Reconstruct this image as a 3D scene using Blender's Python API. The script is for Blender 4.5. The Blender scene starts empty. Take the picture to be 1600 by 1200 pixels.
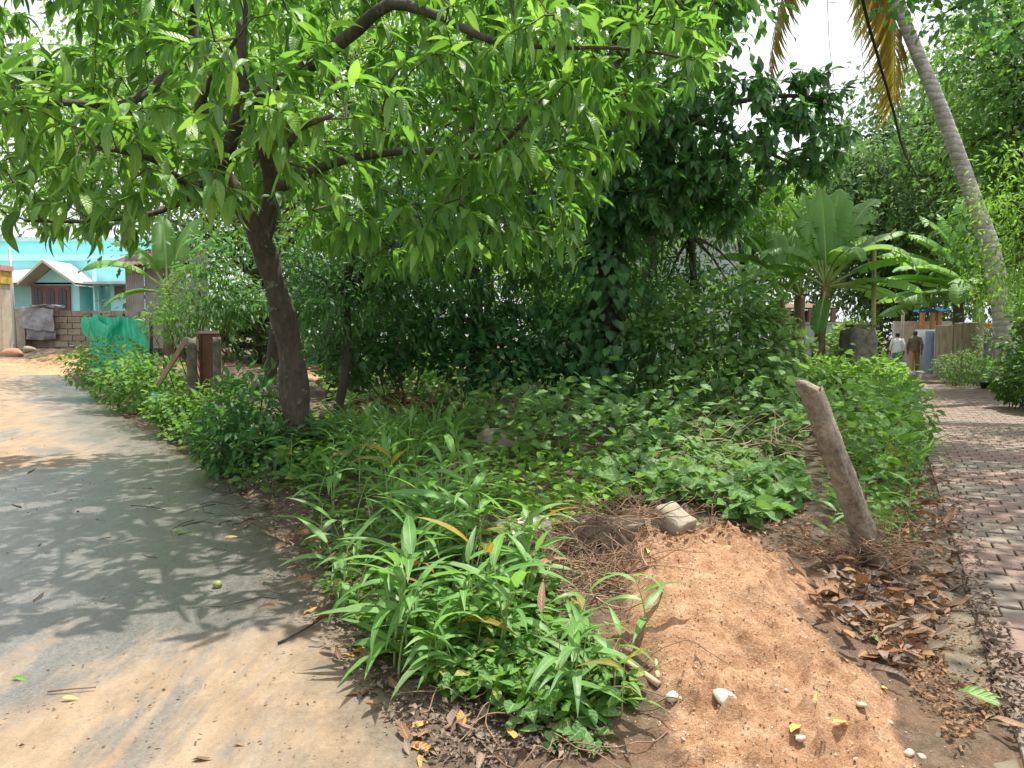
import bpy, math, random
import numpy as np
from mathutils import Vector, Matrix, noise as mnoise

# ------------------------------------------------------------------ camera, sky, sun, exposure
scene = bpy.context.scene
col = scene.collection
CAM_Z, PITCH, FPX = 1.55, math.radians(3.72), 1200.0
cam_data = bpy.data.cameras.new('camera')
cam_data.sensor_width = 36.0
cam_data.lens = 36.0 * FPX / 1600.0
cam_data.clip_start, cam_data.clip_end = 0.05, 600.0
cam = bpy.data.objects.new('camera', cam_data)
cam.location = (0, 0, CAM_Z)
cam.rotation_euler = (math.pi / 2 - PITCH, 0, 0)
col.objects.link(cam)
scene.camera = cam

SUN_EL, SUN_AZ = math.radians(70), math.radians(36)      # azimuth from +Y (view direction) towards +X
sdir = Vector((math.cos(SUN_EL) * math.sin(SUN_AZ), math.cos(SUN_EL) * math.cos(SUN_AZ), math.sin(SUN_EL)))
world = bpy.data.worlds.new('World')
scene.world = world
world.use_nodes = True
wn, wl = world.node_tree.nodes, world.node_tree.links
bg = wn['Background']
sky = wn.new('ShaderNodeTexSky')
sky.sky_type = 'NISHITA'
sky.sun_disc = False
sky.sun_elevation = SUN_EL
sky.sun_rotation = SUN_AZ
sky.air_density, sky.dust_density, sky.ozone_density = 1.0, 7.0, 1.0
hs = wn.new('ShaderNodeHueSaturation')
hs.inputs['Saturation'].default_value = 0.7
wl.new(sky.outputs[0], hs.inputs['Color'])
# thin bright monsoon cloud over the whole dome
cl = wn.new('ShaderNodeTexNoise'); cl.inputs['Scale'].default_value = 2.2; cl.inputs['Detail'].default_value = 5
tcw = wn.new('ShaderNodeTexCoord'); wl.new(tcw.outputs['Generated'], cl.inputs['Vector'])
cr = wn.new('ShaderNodeMapRange'); cr.inputs[1].default_value, cr.inputs[2].default_value, cr.inputs[3].default_value, cr.inputs[4].default_value = .3, .7, .45, .95
wl.new(cl.outputs['Fac'], cr.inputs[0])
cm = wn.new('ShaderNodeMix'); cm.data_type = 'RGBA'; wl.new(cr.outputs[0], cm.inputs[0]); wl.new(hs.outputs[0], cm.inputs[6])
cm.inputs[7].default_value = (6.3, 6.6, 7.0, 1)
wl.new(cm.outputs[2], bg.inputs['Color'])
bg.inputs['Strength'].default_value = 0.15

sun_data = bpy.data.lights.new('sun', 'SUN')
sun_data.energy = 5.0
sun_data.angle = math.radians(0.55)
sun_data.color = (1.0, 0.95, 0.86)
sun = bpy.data.objects.new('sun', sun_data)
sun.rotation_euler = sdir.to_track_quat('Z', 'Y').to_euler()
col.objects.link(sun)

scene.view_settings.view_transform = 'Standard'
scene.view_settings.look = 'None'
scene.view_settings.gamma = 1.0
scene.view_settings.exposure = 0.72
scene.render.engine = 'CYCLES'
scene.cycles.use_denoising = True
scene.cycles.max_bounces = 10
scene.cycles.diffuse_bounces = 6
scene.cycles.glossy_bounces = 2
scene.cycles.transmission_bounces = 5
scene.cycles.sample_clamp_indirect = 10.0
scene.cycles.caustics_reflective = False
scene.cycles.caustics_refractive = False

# ------------------------------------------------------------------ helpers
RNG = np.random.default_rng(11)
random.seed(5)
U = RNG.uniform

def sstep(a, b, x):
    t = np.clip((np.asarray(x, float) - a) / (b - a), 0, 1)
    return t * t * (3 - 2 * t)

_lat = np.random.default_rng(3).uniform(-1, 1, (64, 64))
def vnoise(x, y):
    x = np.asarray(x, float); y = np.asarray(y, float)
    xi, yi = np.floor(x).astype(int), np.floor(y).astype(int)
    fx, fy = x - xi, y - yi
    fx, fy = fx * fx * (3 - 2 * fx), fy * fy * (3 - 2 * fy)
    a, b = _lat[xi % 64, yi % 64], _lat[(xi + 1) % 64, yi % 64]
    c, d = _lat[xi % 64, (yi + 1) % 64], _lat[(xi + 1) % 64, (yi + 1) % 64]
    return (a * (1 - fx) + b * fx) * (1 - fy) + (c * (1 - fx) + d * fx) * fy

def fbm(x, y, o=4):
    s, a, f = 0, 1.0, 1.0
    for i in range(o):
        s = s + a * vnoise(x * f + 17.3 * i, y * f + 5.1 * i); a *= .5; f *= 2.03
    return s

EL_Y = [-6, 1.0, 2.74, 3.8, 5.5, 7.4, 10, 13.5, 20, 26, 31, 60]
EL_X = [1.9, .35, -.30, -.76, -1.51, -2.5, -4.2, -6.7, -11.3, -15.8, -20, -50]
ER_Y = [-6, 4.92, 9.16, 23, 30, 40, 60, 120]
ER_X = [-2.4, 2.92, 4.95, 11.8, 14.7, 18.2, 25, 46]
RR_Y = [-6, 17, 24, 28, 34, 45, 60, 120]          # right edge of the paver path
RR_X = [.3, 11.5, 14.4, 15.75, 17.8, 22, 28, 49]
def xl(y): return np.interp(y, EL_Y, EL_X)
def xr(y): return np.interp(y, ER_Y, ER_X)
def xrr(y): return np.interp(y, RR_Y, RR_X)

def mound(x, y):
    x, y = np.asarray(x, float), np.asarray(y, float)
    cx = 1.02 + 0.04 * np.sin(y * 3)
    return 0.33 * sstep(2.1, 4.3, y) * (1 - sstep(4.6, 5.8, y)) * sstep(0, .5, .74 - np.abs(x - cx))

def gh(x, y):
    x, y = np.asarray(x, float), np.asarray(y, float)
    base = 0.75 * sstep(4, 23, -x)
    s = np.minimum((x - xl(y)) * .86, (xr(y) - x) * .9)
    ins = sstep(0, .9, s) * sstep(2.2, 4.6, y)
    return base + np.maximum(ins * (.24 + .05 * fbm(x * .7, y * .7, 3)), mound(x, y))

def gz(x, y): return float(gh(x, y))

CP, SP = math.cos(PITCH), math.sin(PITCH)
def P(u, v, d):
    """world point on the sight line of photo pixel (u, v) at distance d along Y"""
    a, b = (u - 800) / FPX, (600 - v) / FPX
    dy, dz = CP + b * SP, -SP + b * CP
    t = d / dy
    return Vector((a * t, d, CAM_Z + dz * t))

def Gv(us, vs, lift=0.0):
    """where the sight lines of photo pixels (us, vs) meet the ground"""
    us, vs = np.atleast_1d(np.asarray(us, float)), np.atleast_1d(np.asarray(vs, float))
    a, b = (us - 800) / FPX, (600 - vs) / FPX
    dy, dz = CP + b * SP, -SP + b * CP
    t = np.full(len(us), 1.5)
    for _ in range(90):
        gap = CAM_Z + dz * t - gh(a * t, dy * t) - lift
        t = np.where((gap > .002) & (t < 70), t + np.maximum(.004, gap * .55), t)
    x, y = a * t, dy * t
    return np.stack([x, y, gh(x, y)], 1)

def G(u, v, lift=0.0): return Vector(Gv(u, v, lift)[0])

def proj(p):
    p = np.asarray(p, float)
    dz = p[..., 2] - CAM_Z
    f = p[..., 1] * CP - dz * SP
    up = p[..., 1] * SP + dz * CP
    f = np.where(np.abs(f) < 1e-4, 1e-4, f)
    return 800 + FPX * p[..., 0] / f, 600 - FPX * up / f, f

# ------------------------------------------------------------------ object helpers
def tag(o, label=None, cat=None, group=None, kind=None):
    if label: o['label'] = label
    if cat: o['category'] = cat
    if group: o['group'] = group
    if kind: o['kind'] = kind
    return o

def empty(name, loc, label, cat, group=None, rz=0.0):
    o = bpy.data.objects.new(name, None)
    o.location = loc
    o.rotation_euler = (0, 0, rz)
    o.empty_display_size = .2
    col.objects.link(o)
    return tag(o, label, cat, group)

def link(name, me, parent=None, offset=None):
    o = bpy.data.objects.new(name, me)
    col.objects.link(o)
    if parent is not None: o.parent = parent
    if offset is not None: o.location = offset
    return o

class MB:
    """collects polygons; build() links them as one mesh object, in the parent's local frame"""
    def __init__(s): s.v, s.f, s.m, s.mi = [], [], [], 0
    def add(s, vs, fs):
        n = len(s.v)
        s.v += [tuple(p) for p in vs]
        for f in fs: s.f.append(tuple(n + i for i in f)); s.m.append(s.mi)
        return s
    def box(s, c, size, rz=0.0, rx=0.0, ry=0.0):
        h = [q / 2 for q in size]
        R = Matrix.Rotation(rz, 3, 'Z') @ Matrix.Rotation(ry, 3, 'Y') @ Matrix.Rotation(rx, 3, 'X')
        vs = [Vector(c) + R @ Vector((sx * h[0], sy * h[1], sz * h[2])) for sz in (-1, 1) for sx, sy in ((-1, -1), (1, -1), (1, 1), (-1, 1))]
        return s.add(vs, [(3, 2, 1, 0), (4, 5, 6, 7), (0, 1, 5, 4), (1, 2, 6, 5), (2, 3, 7, 6), (3, 0, 4, 7)])
    def tube(s, pts, rad, n=6, caps=True):
        pts = [Vector(p) for p in pts]
        if not hasattr(rad, '__len__'): rad = [rad] * len(pts)
        rings, prev = [], None
        for i, p in enumerate(pts):
            t = (pts[min(i + 1, len(pts) - 1)] - pts[max(i - 1, 0)])
            t = t.normalized() if t.length > 1e-9 else Vector((0, 0, 1))
            if prev is None:
                a = t.cross(Vector((0, 0, 1)) if abs(t.z) < .9 else Vector((1, 0, 0))).normalized()
            else:
                a = (prev - t * prev.dot(t)); a = a.normalized() if a.length > 1e-6 else t.orthogonal().normalized()
            prev = a
            b = t.cross(a)
            rings.append([p + (a * math.cos(2 * math.pi * k / n) + b * math.sin(2 * math.pi * k / n)) * rad[i] for k in range(n)])
        vs = [q for r in rings for q in r]
        fs = [(i * n + k, i * n + (k + 1) % n, (i + 1) * n + (k + 1) % n, (i + 1) * n + k) for i in range(len(pts) - 1) for k in range(n)]
        if caps: fs += [tuple(range(n - 1, -1, -1)), tuple((len(pts) - 1) * n + k for k in range(n))]
        return s.add(vs, fs)
    def loft(s, rings, caps=True, closed=True):
        n = len(rings[0])
        vs = [q for r in rings for q in r]
        kk = n if closed else n - 1
        fs = [(i * n + k, i * n + (k + 1) % n, (i + 1) * n + (k + 1) % n, (i + 1) * n + k) for i in range(len(rings) - 1) for k in range(kk)]
        if caps and closed: fs += [tuple(range(n - 1, -1, -1)), tuple((len(rings) - 1) * n + k for k in range(n))]
        return s.add(vs, fs)
    def mesh(s, name, mats, smooth=False):
        me = bpy.data.meshes.new(name)
        me.from_pydata(s.v, [], s.f)
        mats = mats if isinstance(mats, (list, tuple)) else [mats]
        for m in mats: me.materials.append(m)
        if len(mats) > 1: me.polygons.foreach_set('material_index', s.m)
        if smooth: me.polygons.foreach_set('use_smooth', [True] * len(me.polygons))
        me.update()
        return me
    def build(s, name, mats, parent=None, smooth=False, offset=None):
        return link(name, s.mesh(name, mats, smooth), parent, offset)

def bevel(o, w=.02, seg=2):
    m = o.modifiers.new('bevel', 'BEVEL'); m.width = w; m.segments = seg; m.limit_method = 'ANGLE'
    return o

def rock_mesh(name, size, mat, seed, rough=.25, sub=2, flat=None):
    import bmesh
    bm = bmesh.new()
    bmesh.ops.create_icosphere(bm, subdivisions=sub, radius=1.0)
    off = Vector((seed * 3.7, seed * 1.3, seed * 7.1))
    for v in bm.verts:
        p = v.co.copy()
        # clip against a few random planes for facets
        k = 1 + rough * mnoise.noise(p * 1.1 + off) + rough * .45 * mnoise.noise(p * 2.7 + off)
        p *= k
        v.co = Vector((p.x * size[0], p.y * size[1], p.z * size[2]))
        if flat is not None and v.co.z < -flat * size[2]: v.co.z = -flat * size[2]
    me = bpy.data.meshes.new(name)
    bm.to_mesh(me); bm.free()
    me.materials.append(mat)
    me.polygons.foreach_set('use_smooth', [True] * len(me.polygons))
    return me

# ---- leaves by the thousand
def leaf_template(n=5, width=.24, fold=.25, droop=.25, shape='lance', wave=0.0, twist=0.0):
    """unit-length leaf along +Y, normal +Z; rows of three points; returns verts, quads, (u, v)"""
    vs, uv = [], []
    for i in range(n + 1):
        t = i / n
        if shape == 'lance': w = (max(0, math.sin(math.pi * t ** .85)) ** .8) * (1 - .25 * t)
        elif shape == 'heart': w = [.55, 1.0, .95, .72, .38, 0.03][min(5, int(round(t * 5)))] if n == 5 else (max(0, 1 - t) ** .6) * min(1, .6 + t * 2)
        elif shape == 'round': w = math.sqrt(max(0, 1 - (2 * t - 1) ** 2))
        elif shape == 'oblong': w = min(1, 3.2 * t + .02) ** .7 * (1 - max(0, t - .55) / .45 * .97)
        elif shape == 'blade': w = min(1, .3 + 3 * t) * (1 - t ** 2.2)
        else: w = 1 - abs(2 * t - 1)
        w = max(w, .02) * width * .5
        z = -droop * t * t
        y = t * math.sqrt(max(.2, 1 - (droop * t) ** 2 * .9))
        zz = fold * w + wave * math.sin(t * 9) * w
        a = twist * t
        for sx in (-1, 0, 1):
            lx, lz = sx * w, (zz if sx else 0)
            vs.append((lx * math.cos(a) - lz * math.sin(a), y, z + lx * math.sin(a) + lz * math.cos(a))); uv.append((sx, t))
        if shape == 'heart' and i == 0:
            vs[-3] = (vs[-3][0], -.14, vs[-3][2]); vs[-1] = (vs[-1][0], -.14, vs[-1][2])
    q = []
    for i in range(n):
        a = i * 3
        q += [(a, a + 1, a + 4, a + 3), (a + 1, a + 2, a + 5, a + 4)]
    return np.array(vs), np.array(q), np.array(uv)

def frames(d, up):
    y = d / (np.linalg.norm(d, axis=-1, keepdims=True) + 1e-9)
    x = np.cross(y, up)
    x /= (np.linalg.norm(x, axis=-1, keepdims=True) + 1e-9)
    return x, y, np.cross(x, y)

def leaves_mesh(name, mat, T, pos, d, up, size, rnd=None, wscale=None):
    """T: list of templates of one topology; every leaf takes one at random"""
    pos = np.asarray(pos, float); K = len(pos)
    size = np.broadcast_to(np.asarray(size, float), (K,))
    rnd = U(0, 1, K) if rnd is None else rnd
    Q, UV = T[0][1], T[0][2]
    TV = np.stack([t[0] for t in T])[RNG.integers(0, len(T), K)]
    if wscale is not None: TV = TV * np.stack([wscale, np.ones(K), np.ones(K)], 1)[:, None, :]
    x, y, z = frames(np.asarray(d, float), np.asarray(up, float))
    V = pos[:, None] + size[:, None, None] * (TV[..., 0:1] * x[:, None] + TV[..., 1:2] * y[:, None] + TV[..., 2:3] * z[:, None])
    nv = TV.shape[1]
    F = (Q[None] + (np.arange(K) * nv)[:, None, None]).reshape(-1, 4)
    me = bpy.data.meshes.new(name)
    me.vertices.add(K * nv)
    me.vertices.foreach_set('co', V.reshape(-1).astype(np.float32))
    nf = len(F)
    me.loops.add(nf * 4)
    me.loops.foreach_set('vertex_index', F.reshape(-1).astype(np.int32))
    me.polygons.add(nf)
    me.polygons.foreach_set('loop_start', np.arange(0, nf * 4, 4, dtype=np.int32))
    me.polygons.foreach_set('use_smooth', np.ones(nf, bool))
    at = me.attributes.new('lv', 'FLOAT_VECTOR', 'POINT')
    lv = np.concatenate([np.broadcast_to(UV[None], (K, nv, 2)), np.broadcast_to(rnd[:, None, None], (K, nv, 1))], 2)
    at.data.foreach_set('vector', lv.reshape(-1).astype(np.float32))
    me.materials.append(mat)
    me.update(calc_edges=True)
    me.validate()
    return me

def single_leaf_mesh(name, mat, T, rnd=.5):
    return leaves_mesh(name, mat, [T], np.zeros((1, 3)), np.array([[0, 1, 0.]]), np.array([[0, 0, 1.]]), 1.0, np.array([rnd]))

def leaf_object(name, me, parent, pos, d, up, size, w=1.0):
    x, y, z = frames(np.asarray(d, float), np.asarray(up, float))
    o = bpy.data.objects.new(name, me)
    col.objects.link(o)
    o.parent = parent
    M = Matrix(((x[0], y[0], z[0], 0), (x[1], y[1], z[1], 0), (x[2], y[2], z[2], 0), (0, 0, 0, 1)))
    o.matrix_basis = Matrix.Translation(Vector(pos)) @ M @ Matrix.Diagonal((size * w, size, size, 1))
    return o

# ------------------------------------------------------------------ materials
MATS = {}
class NT:
    def __init__(s, name):
        s.m = bpy.data.materials.new(name); s.m.use_nodes = True
        s.t = s.m.node_tree; s.n, s.l = s.t.nodes, s.t.links
        s.p = s.n['Principled BSDF']; s.out = s.n['Material Output']
    def new(s, ty, **kw):
        n = s.n.new(ty)
        for k, v in kw.items():
            if k in n.inputs: n.inputs[k].default_value = v
            else: setattr(n, k, v)
        return n
    def link(s, a, b): s.l.new(a, b)
    def coord(s, kind='Object'): return s.new('ShaderNodeTexCoord').outputs[kind]
    def pos(s): return s.new('ShaderNodeNewGeometry').outputs['Position']
    def noise(s, scale, vec=None, detail=5, rough=.6, dist=0.0):
        n = s.new('ShaderNodeTexNoise'); n.inputs['Scale'].default_value = scale
        n.inputs['Detail'].default_value = detail; n.inputs['Roughness'].default_value = rough; n.inputs['Distortion'].default_value = dist
        if vec is not None: s.link(vec, n.inputs['Vector'])
        return n.outputs['Fac']
    def ramp(s, fac, stops):
        r = s.new('ShaderNodeValToRGB'); e = r.color_ramp.elements
        while len(e) > 1: e.remove(e[-1])
        e[0].position, e[0].color = stops[0][0], (*stops[0][1], 1)
        for p, c in stops[1:]:
            q = e.new(p); q.color = (*c, 1)
        s.link(fac, r.inputs[0]); return r.outputs[0]
    def val(s, fac, a, b, lo=0.0, hi=1.0):
        n = s.new('ShaderNodeMapRange'); s.link(fac, n.inputs[0])
        n.inputs[1].default_value, n.inputs[2].default_value, n.inputs[3].default_value, n.inputs[4].default_value = a, b, lo, hi
        return n.outputs[0]
    def math(s, op, a, b=None, c=None):
        n = s.new('ShaderNodeMath'); n.operation = op
        for i, q in enumerate((a, b, c)):
            if q is None: continue
            if isinstance(q, (int, float)): n.inputs[i].default_value = q
            else: s.link(q, n.inputs[i])
        return n.outputs[0]
    def mix(s, fac, a, b, mode='MIX'):
        n = s.new('ShaderNodeMix'); n.data_type = 'RGBA'; n.blend_type = mode
        for k, q in ((0, fac), (6, a), (7, b)):
            if isinstance(q, (int, float)): n.inputs[k].default_value = q
            elif isinstance(q, tuple): n.inputs[k].default_value = (*q, 1)
            else: s.link(q, n.inputs[k])
        return n.outputs[2]
    def bump(s, h, strength=.5, dist=.02):
        n = s.new('ShaderNodeBump'); n.inputs['Strength'].default_value = strength; n.inputs['Distance'].default_value = dist
        s.link(h, n.inputs['Height']); s.link(n.outputs[0], s.p.inputs['Normal']); return n.outputs[0]

def leaf_mat(name, dark, light, trans, rough=.38, veins=9, rib=.5, tmix=.32, spec=.5, dead=None):
    t = NT(name)
    at = t.new('ShaderNodeAttribute'); at.attribute_name = 'lv'
    sp = t.new('ShaderNodeSeparateXYZ'); t.link(at.outputs['Vector'], sp.inputs[0])
    u, v, r = sp.outputs
    oi = t.new('ShaderNodeObjectInfo')
    rr = t.math('FRACT', t.math('ADD', r, oi.outputs['Random']))
    c = t.ramp(rr, [(0, dark), (.55, tuple((a + b) / 2 for a, b in zip(dark, light))), (.93, light), (1, dead or light)])
    au = t.math('ABSOLUTE', u)
    w = t.math('SINE', t.math('MULTIPLY', t.math('SUBTRACT', v, t.math('MULTIPLY', au, .16)), veins * 6.283))
    n = t.noise(26, t.coord('Object'), 3)
    c = t.mix(t.val(n, .35, .75, 0, .35), c, tuple(x * .6 for x in dark))
    c = t.mix(t.val(w, .5, 1, 0, .22), c, tuple(min(1, x * 1.8) for x in light))
    c = t.mix(t.val(au, .1, .03, 0, .55), c, tuple(min(1, x * 2.0 + .02) for x in light))
    # blotches, chewed brown margins and a film of dust differ from leaf to leaf
    n2 = t.noise(9, t.coord('Object'), 4, .7)
    brown = t.math('MULTIPLY', t.val(t.math('ADD', t.math('MAXIMUM', v, t.math('MULTIPLY', au, .9)), t.math('MULTIPLY', t.math('SUBTRACT', n2, .5), 1.2)), .93, 1.1), t.val(t.math('FRACT', t.math('MULTIPLY', rr, 7.31)), .45, .75))
    c = t.mix(t.math('MULTIPLY', brown, .8), c, (.22, .15, .06))
    c = t.mix(t.val(t.math('FRACT', t.math('MULTIPLY', rr, 3.77)), .5, 1, 0, .16), c, (.30, .30, .24))
    t.link(c, t.p.inputs['Base Color'])
    t.link(t.math('ADD', t.val(n2, .3, .7, rough - .06, rough + .16), t.math('MULTIPLY', t.math('FRACT', t.math('MULTIPLY', rr, 5.13)), .14)), t.p.inputs['Roughness'])
    t.p.inputs['Specular IOR Level'].default_value = spec
    nb = t.bump(t.math('ADD', w, t.math('MULTIPLY', n, 1.2)), rib, .003)
    tr = t.new('ShaderNodeBsdfTranslucent')
    tc = t.mix(rr, trans, tuple(min(1, x * 1.35) for x in trans))
    t.link(tc, tr.inputs['Color'])
    mx = t.new('ShaderNodeMixShader'); mx.inputs[0].default_value = tmix
    t.link(t.p.outputs[0], mx.inputs[1]); t.link(tr.outputs[0], mx.inputs[2]); t.link(mx.outputs[0], t.out.inputs['Surface'])
    return t.m

def plain(name, c, rough=.8, var=.25, scale=6, bump=.3, bscale=40, dirt=None, metal=0.0, spec=.4, coord='Object'):
    t = NT(name); co = t.coord(coord)
    n = t.noise(scale, co, 6)
    cc = t.ramp(n, [(.25, tuple(x * (1 - var) for x in c)), (.55, c), (.85, tuple(min(1, x * (1 + var * .6)) for x in c))])
    if dirt: cc = t.mix(t.val(t.noise(scale * .45, co, 8, .7), .48, .66, 0, .85), cc, dirt)
    t.link(cc, t.p.inputs['Base Color'])
    t.p.inputs['Roughness'].default_value = rough
    t.p.inputs['Metallic'].default_value = metal
    t.p.inputs['Specular IOR Level'].default_value = spec
    t.bump(t.noise(bscale, co, 6, .7), bump, .01)
    return t.m
# ---- foliage materials
M_mango = leaf_mat('leaf_long_green', (0.042, 0.121, 0.019), (0.124, 0.277, 0.038), (0.213, 0.472, 0.052), .3, 11, .38, .36, .5)
M_mango_lit = leaf_mat('leaf_long_lit', (0.092, 0.220, 0.027), (0.207, 0.366, 0.052), (0.324, 0.576, 0.072), .3, 11, .38, .36)  # brighter copy of the long leaf, front light put into the colour
M_vine = leaf_mat('leaf_dark_vine', (0.026, 0.097, 0.035), (0.075, 0.197, 0.057), (0.126, 0.360, 0.072), .42, 5, .5, .28, .3)
M_dark = leaf_mat('leaf_dark_tree', (0.031, 0.103, 0.036), (0.088, 0.206, 0.055), (0.151, 0.403, 0.067), .34, 9, .4, .3)
M_grass = leaf_mat('leaf_broad_grass', (0.057, 0.171, 0.030), (0.138, 0.283, 0.058), (0.240, 0.480, 0.080), .42, 1, .25, .34)
M_creep = leaf_mat('leaf_creeper', (.065, .16, .042), (.165, .285, .085), (.22, .42, .07), .55, 4, .5, .32, .3)
M_weed = leaf_mat('leaf_weed', (0.046, 0.134, 0.027), (0.127, 0.260, 0.039), (0.216, 0.432, 0.048), .5, 4, .4, .32, .3, (.3, .26, .06))
M_lime = leaf_mat('leaf_lime', (0.081, 0.207, 0.027), (0.184, 0.354, 0.039), (0.312, 0.576, 0.048), .45, 6, .4, .36, .35)
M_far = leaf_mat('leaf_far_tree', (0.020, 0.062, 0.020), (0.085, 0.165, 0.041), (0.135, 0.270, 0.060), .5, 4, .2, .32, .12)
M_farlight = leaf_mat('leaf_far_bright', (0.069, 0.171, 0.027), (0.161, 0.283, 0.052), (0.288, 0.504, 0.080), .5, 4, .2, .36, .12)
M_right = leaf_mat('leaf_small_round', (0.034, 0.110, 0.024), (0.103, 0.224, 0.033), (0.192, 0.408, 0.048), .42, 5, .3, .32, .4, (.2, .24, .03))
M_banana = leaf_mat('leaf_banana', (0.069, 0.195, 0.034), (0.149, 0.307, 0.065), (0.288, 0.552, 0.080), .4, 26, .8, .36, .4)
M_coco = leaf_mat('leaf_coconut_yellow', (0.128, 0.120, 0.016), (0.324, 0.243, 0.027), (0.400, 0.288, 0.032), .45, 1, .1, .4, .3)
M_dry = leaf_mat('leaf_dry_brown', (.13, .062, .03), (.30, .17, .085), (.30, .14, .05), .6, 8, .3, .12, .3, (.36, .2, .05))
M_drygrey = leaf_mat('leaf_dry_grey', (.09, .06, .045), (.24, .18, .13), (.2, .13, .08), .62, 8, .3, .1, .3)
M_yellow = leaf_mat('leaf_fallen_yellow', (.62, .42, .06), (.74, .55, .10), (.7, .5, .08), .45, 7, .4, .15)
M_orange = leaf_mat('leaf_fallen_orange', (.52, .22, .035), (.60, .30, .06), (.5, .22, .04), .4, 7, .5, .15)
M_greenfall = leaf_mat('leaf_fallen_green', (.10, .22, .03), (.16, .30, .05), (.2, .4, .05), .4, 8, .5, .2)
M_palelime = leaf_mat('leaf_fallen_lime', (.66, .68, .18), (.72, .72, .22), (.6, .65, .15), .5, 5, .2, .15)

def bark_mat(name, c):
    t = NT(name); co = t.coord('Object'); mp = t.new('ShaderNodeMapping'); mp.inputs['Scale'].default_value = (1, 1, .28); t.link(co, mp.inputs['Vector'])
    f = t.noise(24, mp.outputs[0], 8, .75, .5)
    cc = t.ramp(f, [(.3, tuple(x * .35 for x in c)), (.5, c), (.72, tuple(x * 1.7 for x in c))])
    cc = t.mix(t.val(t.noise(3.5, co, 6, .7), .5, .62, 0, .75), cc, tuple(x * q for x, q in zip(c, (.5, .55, .45))))
    cc = t.mix(t.val(t.noise(7, co, 4, .7), .6, .68, 0, .6), cc, (.26, .25, .20))
    t.link(cc, t.p.inputs['Base Color']); t.p.inputs['Roughness'].default_value = .9
    t.bump(t.math('ADD', f, t.math('MULTIPLY', t.noise(60, co, 4, .7), .4)), 1.0, .02)
    return t.m
M_bark = bark_mat('bark_grey_brown', (.078, .062, .045))
M_barkdark = plain('bark_dark', (.07, .055, .042), .85, .4, 8, .8, 25)
M_twig = plain('twig_brown', (.085, .065, .045), .8, .3, 10, .3, 40)
M_drystem = plain('dry_stem', (.46, .34, .21), .75, .35, 14, .4, 60)
M_root = plain('dry_root', (.25, .155, .095), .85, .45, 12, .4, 60)
M_concpost = None
def post_mat():
    t = NT('weathered_post_concrete'); co = t.coord('Object')
    c = t.ramp(t.noise(9, co, 8, .75), [(.3, (.07, .055, .04)), (.45, (.25, .20, .14)), (.62, (.46, .39, .29))])
    c = t.mix(t.val(t.noise(4.2, co, 6, .7), .52, .66, 0, .7), c, (.22, .22, .15))
    c = t.mix(t.val(t.noise(48, co, 3, .7), .58, .7, 0, .75), c, (.06, .055, .045))
    t.link(c, t.p.inputs['Base Color']); t.p.inputs['Roughness'].default_value = .9
    t.bump(t.noise(26, co, 9, .8), 1.0, .035)
    return t.m
M_concpost = post_mat()
M_mossy = plain('mossy_stone', (.19, .175, .14), .95, .6, 11, 1.0, 16, (.06, .075, .04))
M_rock = plain('tan_rock', (.40, .33, .25), .9, .4, 7, .7, 30)
M_whitestone = plain('white_stone', (.52, .48, .40), .8, .25, 30, .4, 60)
M_pebble = plain('pebble_buff', (.55, .45, .33), .85, .35, 40, .4, 80)
M_block = plain('broken_block_concrete', (.34, .29, .215), .92, .5, 11, 1.0, 30, (.17, .13, .09))

def soil_mat(name, stops, gscale=70, bumps=.9, moist=None):
    t = NT(name); p = t.pos()
    big, mid, fine = t.noise(1.3, p, 6, .65), t.noise(9, p, 7, .7), t.noise(gscale, p, 4, .75)
    f = t.math('ADD', t.math('MULTIPLY', mid, .6), t.math('MULTIPLY', fine, .4))
    c = t.ramp(f, stops)
    c = t.mix(t.val(big, .45, .68, 0, .6), c, tuple(x * .62 for x in stops[1][1]))
    c = t.mix(t.val(t.noise(150, p, 2, .6), .62, .72, 0, .6), c, (.42, .36, .28))
    t.link(c, t.p.inputs['Base Color']); t.p.inputs['Roughness'].default_value = .95
    t.p.inputs['Specular IOR Level'].default_value = .2
    h = t.math('ADD', t.math('MULTIPLY', fine, .5), mid)
    t.bump(h, bumps, .03)
    return t.m
M_soil = soil_mat('dark_litter_soil', [(.3, (.055, .04, .028)), (.5, (.12, .088, .06)), (.7, (.22, .165, .115))])
M_red = soil_mat('red_laterite_soil', [(.3, (.20, .085, .042)), (.46, (.42, .22, .125)), (.6, (.53, .325, .205)), (.75, (.66, .51, .37))], 75, 1.0)

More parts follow.
